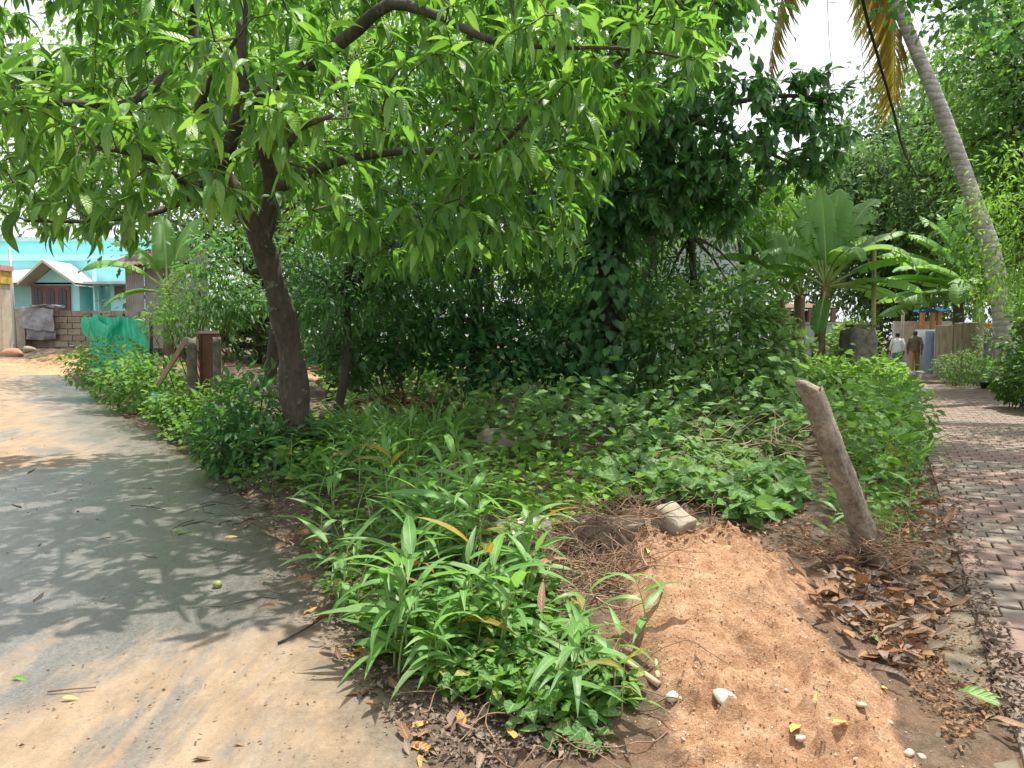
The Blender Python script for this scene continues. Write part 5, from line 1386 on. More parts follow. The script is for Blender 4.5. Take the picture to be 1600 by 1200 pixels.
carpet('weed_patch', 'yellowing small weeds right of the leaning post', 'weeds', [([(1270, 760), (1330, 720), (1430, 720), (1440, 790), (1390, 860), (1330, 850)], 1)], 700, (.05, .11), T_oblong, M_weed, 80, (.03, .25), .5, stems=20)
carpet('weed_patch', 'low weeds on the lane verge below the forked trunk', 'weeds', [([(240, 690), (300, 640), (420, 650), (620, 640), (700, 700), (560, 760), (480, 790), (380, 770), (310, 730)], 1)], 3400, (.05, .11), T_round3, M_weed, 120, (.03, .35), .5, stems=40)
carpet('weed_patch', 'sunlit weeds along the lane edge under the green net', 'weeds', [([(110, 585), (150, 560), (260, 600), (330, 650), (300, 690), (240, 660), (180, 610)], 1)], 1900, (.08, .15), T_round3, M_weed, 100, (.05, .5), .5)
carpet('weed_patch', 'weed growth beneath the dark evergreen at the plot back', 'weeds', [([(480, 620), (520, 570), (760, 560), (960, 575), (1240, 570), (1240, 600), (900, 600), (740, 640), (560, 650)], 1)], 2600, (.1, .2), T_round3, M_weed, 80, (.1, .6), .5)
carpet('weed_patch', 'weeds growing along the foot of the old wall', 'weeds', [([(1490, 590), (1540, 585), (1600, 600), (1600, 640), (1560, 610)], 1)], 900, (.07, .13), T_long3, M_right, 60, (.1, .75), .5)
carpet('weed_patch', 'sparse grass on the red earth at the lane end', 'weeds', [([(25, 565), (80, 555), (120, 562), (90, 580), (40, 578)], 1)], 500, (.12, .25), T_thin, M_lime, 30, (.02, .1), .5)
carpet('weed_patch', 'thin weeds sprouting through the leaf litter by the kerb', 'weeds', [([(1380, 780), (1440, 740), (1440, 860), (1400, 880)], 1)], 110, (.05, .10), T_long3, M_weed, 40, (.02, .15), .5, stems=15)

# thin-bladed grass behind the creeper
g = ground_pts([(820, 640), (880, 590), (1240, 585), (1260, 650), (1000, 660)], 1500) + ground_pts([(1300, 600), (1420, 600), (1440, 740), (1380, 760)], 600) + ground_pts([(480, 700), (620, 640), (760, 620), (760, 680), (600, 740)], 600)
g = np.array([tuple(p) for p in g]); k = len(g); a = U(0, 6.28, k)
gr = link('grass', leaves_mesh('grass', M_grass, T_thin, g, np.stack([np.cos(a) * .6, np.sin(a) * .6, U(.8, 1.4, k)], 1), UPV + RNG.normal(size=(k, 3)) * .3, U(.3, .75, k)))
tag(gr, 'thin-bladed long grass among the shaded creeper', 'grass', kind='stuff')

# ---- bushes
def bsh(name, label, u, d, crowns, n, size, T, mat, nparts=60, stems=10, cat='bush', **kw):
    b = on(u, d)
    return bush(name, label, cat, b, [(P(cu, cvv, d + dd), rr, w) for cu, cvv, dd, rr, w in crowns], n, size, T, mat, nparts, stems, **kw)
bsh('bush', 'bright green bush with fine leaves beside the stone posts', 330, 13.2, [(330, 460, 0, (.9, .7, .55), .6), (290, 500, .3, (.8, .6, .4), .4)], 1900, (.08, .16), T_long3, M_right, 120, 14)
bsh('bush', 'dark verge bush at the foot of the forked trunk', 400, 8.6, [(400, 640, 0, (.55, .45, .5), .6), (360, 690, -.3, (.45, .35, .35), .4)], 900, (.09, .17), T_oblong, M_dark, 160, 12)
bsh('bush', 'small dark bush crowding the lane below the rusty panel', 345, 10.4, [(350, 640, 0, (.5, .4, .45), 1)], 600, (.08, .15), T_oblong, M_weed, 80, 10)
bsh('bush', 'dark leafy bush between the net and the stone post', 215, 14.6, [(225, 600, 0, (1.0, .7, .55), .6), (165, 570, 2, (1.0, .7, .6), .4)], 2200, (.08, .15), T_round3, M_weed, 100, 12)
bsh('bush', 'bushy mass of rounded leaves right of the vine-clad trunk', 1130, 12.2, [(1120, 500, 0, (1.2, .8, .7), .35), (1195, 550, -.4, (.7, .7, .55), .2), (1040, 540, -.3, (.8, .7, .6), .2), (1150, 590, -1.2, (1.0, .6, .4), .15), (1180, 470, .2, (.5, .4, .5), .1)], 3000, (.08, .2), T_heart3, M_creep, 200, 16)
bsh('bush', 'dark understory bush left of the vine-clad trunk', 850, 12.8, [(850, 530, 0, (1.1, .7, .65), .6), (770, 560, -.4, (.9, .7, .5), .4)], 1900, (.12, .2), T_heart3, M_vine, 120, 14)
bsh('bush', 'sunlit light green shrub far behind the dark evergreen', 670, 19.5, [(670, 560, 0, (1.5, .9, .6), 1)], 1500, (.1, .18), T_round3, M_lime, 50, 10)
bsh('bush', 'yellow-green weeds at the foot of the broken masonry pillar', 1300, 13.5, [(1290, 585, 0, (.75, .5, .3), .6), (1370, 590, -.6, (.5, .5, .35), .4)], 1300, (.08, .15), T_round3, M_lime, 100, 10)
bsh('bush', 'shrub behind the pale low wall under the bananas', 1330, 19.2, [(1330, 540, 0, (.7, .5, .6), 1)], 900, (.1, .18), T_round3, M_farlight, 40, 8)
bsh('bush', 'tall weeds at the corner of the old stained wall', 1515, 22.2, [(1505, 575, 0, (.9, .6, .5), .7), (1545, 545, .6, (.5, .4, .7), .3)], 1500, (.09, .16), T_long3, M_right, 60, 10)
bsh('bush', 'clump of weeds on the bank edge leaning over the pavers', 1405, 9.9, [(1390, 650, 0, (.55, .6, .5), .7), (1370, 720, -1.2, (.4, .5, .35), .3)], 1100, (.08, .15), T_oblong, M_weed, 140, 12)
bsh('potted_weed', 'spiky little plants growing on top of the broken masonry pillar', 1345, 15, [(1345, 498, 0, (.35, .25, .16), 1)], 160, (.16, .28), T_thin, M_lime, 40, 0, 'plant')
bsh('bush', 'dim thicket behind the forked trunk at the plot back', 540, 16.5, [(540, 500, 0, (1.6, .9, 1.0), .6), (620, 470, .5, (1.2, .9, 1.0), .4)], 2000, (.11, .19), T_round3, M_dark, 60, 14)
bsh('bush', 'leafy thicket between the white house and the vine-clad tree', 1010, 17, [(1010, 490, 0, (1.6, .9, .8), .6), (900, 480, .5, (1.2, .9, .9), .4)], 2000, (.13, .24), T_heart3, M_weed, 60, 10)
# heart-leaf plants on the lane verge in the front clump
carpet('creeper', 'pale hairy-leaved creeper at the very front foot of the plot', 'creeper', [([(730, 1080), (760, 1010), (820, 1060), (960, 1130), (960, 1190), (860, 1190), (780, 1140)], 1)], 90, (.05, .09), T_heart, M_creep, 80, (.02, .12), .4, stems=12)
bsh('bush', 'leafy clump hiding the foot of the forked trunk', 455, 7.9, [(430, 700, 0, (.4, .3, .28), .5), (500, 690, .2, (.4, .35, .28), .5)], 700, (.08, .16), T_oblong, M_dark, 140, 10)
bsh('bush', 'leafy weeds hiding the foot of the coconut trunk', 1592, 15.6, [(1588, 590, 0, (.5, .5, .5), .6), (1600, 545, .3, (.45, .4, .5), .4)], 1300, (.08, .15), T_round3, M_right, 80, 8)
bsh('bush', 'dark low bush joining the evergreen to the debris pile', 640, 12.6, [(630, 530, 0, (1.0, .7, .5), .6), (560, 560, -.5, (.8, .6, .4), .4)], 1500, (.1, .18), T_round3, M_dark, 60, 10)
bsh('bush', 'tangled dark weeds at the foot of the stone posts', 285, 11.4, [(268, 640, 0, (.4, .35, .25), .5), (318, 668, -.4, (.4, .35, .22), .5)], 800, (.07, .14), T_round3, M_weed, 70, 14)
# slim saplings seen in the gloom behind
for i, (u, d, lean) in enumerate(((512, 15, .05), (556, 16, -.03), (620, 15.5, .04), (520, 18, .25))):
    b = on(u, d, -.1); o = MB().tube([(0, 0, 0), (lean * .4, 0, 1.0), (lean, 0, 2.4)], [.07, .06, .045], 8).build('sapling_trunk', M_barkdark, None, True); o.location = b
    tag(o, ('slim dark trunk nearest the forked tree in the gloom', 'slim dark trunk second from the forked tree', 'slim dark trunk left of the dark evergreen', 'slanting slim trunk in front of the red clearing')[i], 'trunk', 'slim trunks behind the forked tree')
# ------------------------------------------------------------------ leaning post, block, rocks, heap debris
pb = G(1372, 890); ptop = P(1262, 596, pb.y - .12)
rings = []; L = (ptop - pb).length + .2
for i in range(56):
    t = i / 55; rg = []
    for k in range(32):
        an = 2 * math.pi * k / 32; sq = 1 / max(abs(math.cos(an)), abs(math.sin(an))) ** .7
        w = .056 * (1.12 - .16 * t)
        rr = w * sq * (1 + .09 * mnoise.noise(Vector((math.cos(an) * 2, math.sin(an) * 2, t * 7))) + .08 * mnoise.noise(Vector((math.cos(an) * 5, math.sin(an) * 5, t * 26))) - .22 * max(0, mnoise.noise(Vector((math.cos(an) * 2.4 + 7, math.sin(an) * 2.4, t * 11))) - .35))
        z = -.2 + t * L
        if i >= 54: rr *= (.97 if i == 54 else .80); z = -.2 + L * (.982 if i == 54 else .99) + .05 * math.cos(an + 2.6) + .022 * mnoise.noise(Vector((math.cos(an) * 3, math.sin(an) * 3, i * 3.)))
        rg.append((rr * math.cos(an + .5), rr * math.sin(an + .5), z))
    rings.append(rg)
post = MB().loft(rings).build('leaning_post', M_concpost, None, True)
post.location = pb; post.rotation_euler = (ptop - pb).to_track_quat('Z', 'Y').to_euler()
tag(post, 'leaning weathered concrete fence post at the edge of the plot', 'post')

def chunk(name, label, cat, c, size, rot, mat, seed, amp=.02, n=9):
    """broken block: subdivided box with chipped, uneven faces"""
    import bmesh
    bm = bmesh.new(); bmesh.ops.create_cube(bm, size=1.0)
    bmesh.ops.subdivide_edges(bm, edges=bm.edges[:], cuts=n, use_grid_fill=True)
    for v in bm.verts:
        p = Vector((v.co.x * size[0], v.co.y * size[1], v.co.z * size[2]))
        e = sum(1 for q in v.co if abs(q) > .42)
        p *= 1 - (.05 * (e >= 2)) - .03 * (e >= 3)
        o = Vector((seed, seed * 2, seed * 3))
        p += amp * Vector((mnoise.noise(p * 9 + o), mnoise.noise(p * 9 + o * 2), mnoise.noise(p * 9 + o * 3))) + amp * 1.4 * Vector((mnoise.noise(p * 3 + o), mnoise.noise(p * 3 - o), mnoise.noise(p * 3 + o * 2)))
        v.co = p
    me = bpy.data.meshes.new(name); bm.to_mesh(me); bm.free(); me.materials.append(mat)
    me.polygons.foreach_set('use_smooth', [True] * len(me.polygons))
    o = link(name, me); o.location = c; o.rotation_euler = rot
    return tag(o, label, cat)
c = P(975, 838, 4.7); chunk('broken_slab', 'broken concrete slab lying across the top of the earth heap under roots', 'concrete slab', (c.x, c.y, c.z), (.66, .24, .19), (.12, .03, -.10), M_block, 2.0, .045, 14)
c = P(1056, 826, 4.52); chunk('broken_block', 'grey concrete block end jutting up at the right of the root tangle', 'concrete block', (c.x, c.y, c.z - .01), (.15, .22, .22), (.15, -.2, .5), M_block, 7.0, .03, 8)
c = P(820, 842, 4.9); chunk('flat_stone', 'flat pale stone half buried left of the broken slab', 'stone', (c.x, c.y, gz(c.x, c.y) + .05), (.36, .25, .08), (.1, -.05, .2), M_whitestone, 5.0)
c = G(778, 705); o = link('rock', rock_mesh('rock', (.27, .2, .2), M_rock, 4, .3, 3)); o.location = c + Vector((0, 0, .07)); tag(o, 'tan rock sitting in the undergrowth behind the grass clump', 'rock')
c = G(684, 622); o = link('rock', rock_mesh('rock', (.12, .1, .1), M_whitestone, 8, .3, 2)); o.location = c + Vector((0, 0, .22)); tag(o, 'small white stone on the brown debris pile', 'rock')
c = G(1132, 1108); o = link('white_stone', rock_mesh('white_stone', (.043, .048, .022), M_whitestone, 6, .22, 3)); o.location = (c.x, c.y, mz(c.x, c.y) + .006); o.rotation_euler = (.3, 0, .6); tag(o, 'large white flat stone on the red earth heap', 'stone')
c = G(1050, 1104); o = link('white_stone', rock_mesh('white_stone', (.028, .026, .02), M_whitestone, 12, .3, 2)); o.location = (c.x, c.y, mz(c.x, c.y) + .01); tag(o, 'buff stone just left of the large white stone', 'stone')
c = G(340, 922); o = link('green_fruit', rock_mesh('green_fruit', (.028, .028, .026), plain('green_fruit_skin', (.20, .24, .06), .5, .2, 20, .1, 40), 1, .05, 3)); o.location = c + Vector((0, 0, .035)); tag(o, 'round green fruit dropped at the wet lane edge', 'fruit')
# pebbles, individually placed
pms = [rock_mesh('pebble', (1, .75, .6), m, 20 + i, .55, 2) for i, m in enumerate((M_pebble, M_block, M_pebble, plain('pebble_red', (.45, .24, .14), .9, .3, 40, .3, 60)))]
for i in range(105):
    u, v = random.uniform(1000, 1420), random.uniform(890, 1195)
    q = G(u, v)
    if i < 90 and abs(q.x - 1.0) > .5: continue
    s = random.choice((.004, .005, .005, .006, .007, .010)) * random.uniform(.8, 1.2)
    o = link('pebble', pms[i % 4]); o.location = (q.x, q.y, mz(q.x, q.y) - s * .1); o.scale = (s, s, s); o.rotation_euler = (random.uniform(-.4, .4), random.uniform(-.4, .4), random.uniform(0, 6.28))
    tag(o, 'small pebble strewn on the red earth heap', 'pebble', 'pebbles on the earth heap')
for i, (u, v, s) in enumerate(((1320, 1030, .016), (1335, 1045, .014), (1318, 1050, .013), (1250, 985, .012), (1465, 1158, .017), (1390, 1140, .012), (1345, 1125, .016), (1420, 1185, .02), (1440, 1190, .015), (1340, 1190, .014), (1250, 1180, .018))):
    q = G(u, v); o = link('edge_stone', pms[1 if i < 5 else 0]); o.location = (q.x, q.y, mz(q.x, q.y) + s * .3); o.scale = (s * 1.2, s, s); o.rotation_euler = (.2, .1, i)
    tag(o, 'pale stone among the dead leaves at the right foot of the earth heap', 'stone', 'stones at the heap foot')
# loose crumbs of earth: too many to count
k = 5200; cx = U(.15, 1.95, k); cy = U(2.1, 4.6, k); ok = np.abs(cx - 1.08 + .08 * (4.2 - cy)) < U(.3, .7, k)
cx, cy = cx[ok], cy[ok]; cz = np.array([mz(a, b) for a, b in zip(cx, cy)])
ico = [(0, 0, 1), (.9, 0, .2), (-.3, .85, .1), (-.4, -.8, .15), (.2, .2, -.6)]; icf = [(0, 1, 2), (0, 2, 3), (0, 3, 1), (1, 4, 2), (2, 4, 3), (3, 4, 1)]
mb = MB()
for a, b, z in zip(cx, cy, cz):
    s = random.choice((.003, .003, .004, .005, .006, .008)); R = Matrix.Rotation(random.uniform(0, 6), 3, 'Z') @ Matrix.Rotation(random.uniform(0, 6), 3, 'X')
    mb.mi = random.choice((0, 0, 1)); mb.add([Vector((a, b, z + s * .3)) + R @ Vector(q) * s for q in ico], icf)
tag(mb.build('gravel', [M_red, M_pebble]), 'fine crumbs of earth and grit over the heap', 'gravel', kind='stuff')

# ---- dry roots and sticks round the slab
def squiggle(a, L, n=7, wild=.7, up=.05, r=.003, ground=True):
    an = random.uniform(0, 6.28); q = Vector(a); p = [q]; el = random.uniform(-.1, .5)
    for s in range(n):
        an += random.uniform(-wild, wild) * (2.2 if random.random() < .25 else .6); el = max(-.5, min(.6, el + random.uniform(-.35, .3)))
        q = q + Vector((math.cos(an) * math.cos(el), math.sin(an) * math.cos(el), math.sin(el))) * L / n
        if ground: q.z = max(q.z, mz(q.x, q.y) + r)
        p.append(q)
    return smooth_path(p, [r * (1 - .6 * i / n) for i in range(n + 1)], .03)
def tangle(name, label, centers, n, L, r, mat, wild=.8):
    b = Vector(centers[0][0]); mb = MB()
    for i in range(n):
        c, s = random.choice(centers); a = Vector(c) + Vector((random.gauss(0, s[0]), random.gauss(0, s[1]), abs(random.gauss(0, s[2]))))
        a.z = max(a.z, mz(a.x, a.y) + .005)
        p, rr = squiggle(a, L * random.uniform(.5, 1.4), 6, wild, r=r * random.uniform(.5, 1.5)); mb.tube([q - b for q in p], rr, 4, False)
    o = mb.build(name, mat, None, True); o.location = b
    return tag(o, label, 'dry roots', kind='stuff')
def S(u, v, d): return P(u, v, d)
tangle('root_tangle', 'tangle of dry brown roots heaped over the broken slab', [(S(960, 815, 4.55), (.16, .10, .04)), (S(880, 850, 4.5), (.2, .12, .04)), (S(930, 890, 4.2), (.14, .12, .05)), (S(960, 950, 4.0), (.08, .12, .05))], 340, .34, .0032, M_root)
tangle('straw_tangle', 'pale dry stems lying across the front of the grass clump', [(S(860, 900, 4.2), (.22, .15, .05)), (S(890, 990, 3.85), (.10, .1, .06))], 60, .3, .003, M_drystem, .5)
tangle('root_tangle', 'dry roots bunched round the foot of the leaning post', [(pb + Vector((-.02, -.06, .1)), (.10, .06, .1)), (pb + Vector((-.25, -.05, .05)), (.15, .1, .04))], 150, .3, .003, M_root)
tangle('straw_tangle', 'yellowed runners heaped behind the leaning post', [(S(1200, 710, 6.4), (.35, .25, .08)), (S(1150, 690, 6.9), (.3, .25, .08))], 60, .4, .0032, M_drystem, .6)
tangle('root_tangle', 'black rotting stalks along the shaded lane edge', [(G(440, 850), (.3, .4, .02)), (G(500, 800), (.25, .3, .05)), (G(420, 790), (.25, .3, .03))], 120, .35, .004, plain('rotten_stalk', (.05, .038, .03), .8, .3, 10, .2, 40), .6)
def stick(label, pts, r, mat=None):
    b = pts[0]; p, rr = smooth_path(pts, [r * (1 - .35 * i / (len(pts) - 1)) for i in range(len(pts))], .05)
    rr = [q * (1 + .08 * math.sin(i * 1.9)) for i, q in enumerate(rr)]
    o = MB().tube([q - b for q in p], rr, 8).build('dry_stick', mat or M_drystem, None, True); o.location = b
    return tag(o, label, 'stick')
stick('thick pale stick lying slantwise at the left foot of the earth heap', [S(1030, 1070, 3.05), S(985, 1038, 3.2), S(940, 1010, 3.35), S(888, 974, 3.45)], .014)
stick('curved dry stick rising from the slab along the heap edge', [S(1028, 1060, 3.1), S(1020, 980, 3.5), S(998, 930, 3.85), S(968, 900, 4.1)], .011)
stick('dry stalk standing against the heap edge beside the thick stick', [S(1022, 1064, 3.12), S(1008, 1020, 3.3), S(985, 985, 3.5)], .009)
stick('dark thin twig at the foot of the heap near the bottom', [S(976, 1165, 2.85), S(970, 1120, 2.95), S(955, 1080, 3.05)], .006, M_root)
stick('long bent pale stem arching left of the slab', [S(790, 845, 4.6), S(850, 850, 4.45), S(900, 885, 4.2), S(925, 920, 4.05)], .008)
stick('dry stem crossing the sunlit grass clump', [S(845, 975, 3.75), S(870, 1010, 3.6), S(890, 1030, 3.45)], .008)
stick('long dark stalk running down the right side of the earth heap', [G(1200, 868, .03) + Vector((0, 0, .03)), G(1290, 940, .03) + Vector((0, 0, .03)), G(1370, 1005, .03) + Vector((0, 0, .03)), G(1440, 1030, .03) + Vector((0, 0, .03))], .006, M_root)
stick('black wet twig lying on the lane edge', [G(435, 1012) + Vector((0, 0, .025)), G(470, 995) + Vector((0, 0, .03)), G(515, 968) + Vector((0, 0, .03))], .007, bpy.data.materials['rotten_stalk'])
stick('thin brown stem standing up out of the creeper', [G(1100, 700), G(1100, 700) + Vector((.0, 0, .2)), G(1100, 700) + Vector((-.02, 0, .42))], .007, M_root)
stick('small dark twig on the sunlit lane', [G(75, 1087) + Vector((0, 0, .02)), G(112, 1084) + Vector((0, 0, .024)), G(150, 1080) + Vector((0, 0, .02))], .005, M_root)
stick('short twig on the wet lane', [G(205, 793) + Vector((0, 0, .02)), G(235, 796) + Vector((0, 0, .025)), G(258, 800) + Vector((0, 0, .02))], .006, bpy.data.materials['rotten_stalk'])
stick('root-like stick among the litter at the lane edge', [G(690, 1150) + Vector((0, 0, .02)), G(715, 1138) + Vector((0, 0, .03)), G(738, 1124) + Vector((0, 0, .025))], .009, M_root)

# debris pile in the shade
b = G(620, 655); root = empty('debris_pile', b, 'pile of brown rotting leaves and husks in the shaded middle of the plot', 'debris pile')
k = 900; a = U(0, 6.28, k); rr = np.sqrt(U(0, 1, k)); px = rr * np.cos(a) * .95; py = rr * np.sin(a) * .8; pz = .34 * (1 - rr) ** .7 + .03 + .04 * U(0, 1, k)
place_leaves(root, M_dry, T_oblong, np.stack([b.x + px, b.y + py, gh(b.x + px, b.y + py) + pz], 1), np.stack([np.cos(a * 7), np.sin(a * 7), U(-.3, .4, k)], 1), UPV + RNG.normal(size=(k, 3)) * .5, U(.1, .2, k), 80, np.array(b), 'dead_leaf', 'litter')
hx, hy = np.meshgrid(np.linspace(-1, 1, 24), np.linspace(-1, 1, 24)); hr = np.sqrt(hx ** 2 + hy ** 2)
hv = np.stack([hx * .95, hy * .8, gh(b.x + hx * .95, b.y + hy * .8) - b.z - .04 + .36 * np.maximum(0, 1 - hr) ** .7 + .03 * fbm(hx * 5, hy * 5, 3)], -1).reshape(-1, 3); ii = np.arange(576).reshape(24, 24)
me = bpy.data.meshes.new('heap'); me.from_pydata(hv.tolist(), [], np.stack([ii[:-1, :-1], ii[:-1, 1:], ii[1:, 1:], ii[1:, :-1]], -1).reshape(-1, 4).tolist()); me.materials.append(M_soil); link('heap', me, root)

# plastic scraps
def scrap(label, c, w, colr, seed):
    X, Y = np.meshgrid(np.linspace(-1, 1, 10), np.linspace(-1, 1, 10))
    v = np.stack([X * w + .3 * w * fbm(X * 1.5 + seed, Y, 2), Y * w * .7, w * .7 * np.abs(fbm(X * 1.8 + seed, Y * 1.8, 3))], -1).reshape(-1, 3); i = np.arange(100).reshape(10, 10)
    me = bpy.data.meshes.new('plastic_scrap'); me.from_pydata(v.tolist(), [], np.stack([i[:-1, :-1], i[:-1, 1:], i[1:, 1:], i[1:, :-1]], -1).reshape(-1, 4).tolist())
    me.materials.append(plain('plastic_%d' % seed, colr, .35, .2, 20, .2, 40)); o = link('plastic_scrap', me); o.location = c; o.rotation_euler = (.9, 0, seed)
    s = o.modifiers.new('thickness', 'SOLIDIFY'); s.thickness = .003
    tag(o, label, 'plastic scrap')
scrap('torn blue plastic scrap at the lane edge by the grass clump', G(508, 848) + Vector((0, 0, .08)), .05, (.02, .22, .62), 3)
scrap('teal plastic bag scrap in front of the debris pile', G(592, 690) + Vector((0, 0, .16)), .085, (.03, .38, .40), 5)
scrap('white plastic scrap caught in the low grass by the thick stick', S(938, 1005, 3.45), .04, (.7, .7, .72), 8)

# ------------------------------------------------------------------ crumbled leaf litter, too fine to count
def litter(label, polys, n, mat, size, lift=0.0):
    pts = []
    for poly, w in polys: pts += ground_pts(poly, int(n * w))
    pts = np.array([tuple(p) for p in pts]); k = len(pts)
    pts[:, 2] = np.array([mz(x, y) for x, y in pts[:, :2]]) + U(.008, .03, k) + lift
    a = U(0, 6.28, k)
    o = link('litter', leaves_mesh('litter', mat, T_flake, pts, np.stack([np.cos(a), np.sin(a), U(-.3, .3, k)], 1), UPV + RNG.normal(size=(k, 3)) * .45, U(size[0], size[1], k)))
    tag(o, label, 'leaf litter', kind='stuff')
T_flake = variants(2, .5, .6, 'diamond', [.3, -.3, .1], 0, .6)
PR = [(1260, 890), (1330, 860), (1400, 780), (1440, 720), (1500, 850), (1530, 1000), (1560, 1120), (1500, 1195), (1460, 1150), (1410, 1060), (1330, 970)]
poly_r0 = [(1330, 890), (1400, 830), (1450, 760), (1500, 900), (1470, 1000), (1440, 1040), (1380, 1050), (1320, 980), (1270, 900)]
PLE = [(380, 770), (470, 790), (560, 930), (660, 1040), (860, 1120), (980, 1195), (660, 1195), (560, 1080), (480, 980), (400, 860)]
PM = [(760, 690), (900, 700), (1000, 790), (1280, 800), (1330, 880), (1160, 870), (1000, 860), (900, 840), (800, 860), (720, 760)]
litter('crumbled brown leaf bits on the verge between the heap and the pavers', [(PR, 1)], 2600, M_dry, (.01, .035))
litter('whole and torn dead leaves packed on the verge by the pavers', [(poly_r0, 1)], 200, M_dry, (.06, .12))
litter('greyed torn dead leaves packed on the verge by the pavers', [(poly_r0, 1)], 220, M_drygrey, (.06, .12))
litter('dark damp leaf bits along the lane edge', [(PLE, 1)], 2200, M_drygrey, (.012, .045))
litter('dry leaf bits over the bare soil behind the heap', [(PM, 1)], 1800, M_dry, (.02, .06))
litter('sparse leaf crumbs washed over the concrete lane', [([(0, 600), (240, 640), (400, 800), (540, 1000), (640, 1195), (0, 1195)], 1)], 420, M_drygrey, (.008, .025))
litter('dirt and leaf scraps burying the edge of the pavers', [([(1438, 720), (1475, 730), (1535, 900), (1600, 1090), (1600, 1195), (1560, 1110), (1495, 900)], 1)], 900, M_drygrey, (.015, .06), .036)
litter('leaf crumbs on the paver path', [([(1440, 640), (1600, 650), (1600, 1150), (1520, 900)], 1)], 380, M_drygrey, (.012, .035))

# ------------------------------------------------------------------ fallen leaves
def fallen_template(width, fold, curl, shape):
    return leaf_template(5, width, fold, curl, shape, .25, random.uniform(-.5, .5))
FT = [fallen_template(.34, .5, .2, 'lance'), fallen_template(.4, .8, -.25, 'lance'), fallen_template(.46, .4, .1, 'oblong'), fallen_template(.5, .9, -.3, 'oblong'), fallen_template(.3, 1.2, .35, 'lance'), fallen_template(.42, .2, -.12, 'lance')]
fmesh = {m.name: [single_leaf_mesh('fallen_leaf', m, t, .13 * i) for i, t in enumerate(FT)] for m in (M_dry, M_drygrey, M_orange, M_yellow, M_greenfall, M_palelime)}
def fallen(q, size, mat, label, group=None, az=None, tilt=.25, vI=None, lift=None):
    az = random.uniform(0, 6.28) if az is None else az
    me = fmesh[mat.name][random.randrange(6) if vI is None else vI]
    z = mz(q.x, q.y) + (.014 if lift is None else lift)
    o = leaf_object('fallen_leaf', me, None, (q.x, q.y, z), (math.cos(az), math.sin(az), random.uniform(-.1, tilt)), (random.uniform(-tilt, tilt), random.uniform(-tilt, tilt), 1), size)
    return tag(o, label, 'leaf', group)
poly_r = [(1330, 890), (1400, 830), (1450, 780), (1500, 900), (1470, 1000), (1440, 1040), (1340, 1080), (1290, 1000), (1240, 900)]
for i, q in enumerate(ground_pts(poly_r, 112)):
    m = random.choice((M_dry, M_dry, M_dry, M_drygrey, M_drygrey))
    fallen(q, random.uniform(.07, .15), m, 'dry brown leaf in the litter between the heap and the paver path' if m is M_dry else 'greyed dead leaf in the litter between the heap and the paver path',
           'brown leaf litter beside the pavers' if m is M_dry else 'grey leaf litter beside the pavers', lift=random.uniform(.01, .05), tilt=.5)
for q in ground_pts([(1380, 720), (1440, 700), (1500, 790), (1500, 860), (1440, 860), (1390, 800)], 28):
    fallen(q, random.uniform(.09, .16), random.choice((M_dry, M_drygrey)), 'dead leaf lying along the bank beside the far pavers', 'leaf litter up the bank', lift=random.uniform(.01, .04), tilt=.5)
for q in ground_pts([(480, 900), (540, 930), (640, 1050), (780, 1120), (860, 1190), (640, 1195), (560, 1080), (420, 980)], 36):
    fallen(q, random.uniform(.06, .12), random.choice((M_dry, M_dry, M_drygrey, M_orange)), 'dead leaf in the damp litter between the lane and the grass clump', 'leaf litter at the lane edge', lift=random.uniform(.012, .03), tilt=.4)
for q in ground_pts([(380, 790), (470, 810), (540, 900), (470, 960), (400, 900)], 26):
    fallen(q, random.uniform(.08, .14), random.choice((M_drygrey, M_dry)), 'dark wet leaf in the shaded litter beside the wet lane', 'wet litter under the tree', lift=random.uniform(.012, .03), tilt=.4)
for q in ground_pts([(0, 620), (260, 640), (380, 790), (380, 950), (0, 980)], 24):
    fallen(q, random.uniform(.04, .10), random.choice((M_drygrey, M_dry)), 'small dead leaf scattered on the concrete lane', 'scattered leaves on the lane', lift=.018)
for q in ground_pts([(1440, 640), (1600, 700), (1600, 900), (1520, 900), (1450, 720)], 18):
    fallen(q, random.uniform(.06, .11), random.choice((M_drygrey, M_dry, M_dry)), 'dead leaf lying on the paver path', 'scattered leaves on the pavers', lift=.055)
for q in ground_pts([(820, 700), (900, 720), (900, 830), (800, 850), (780, 780)], 18):
    fallen(q, random.uniform(.09, .16), random.choice((M_dry, M_dry, M_orange)), 'rust-brown leaf in the sunlit litter behind the broken slab', 'litter behind the slab', lift=random.uniform(.02, .06), tilt=.5)
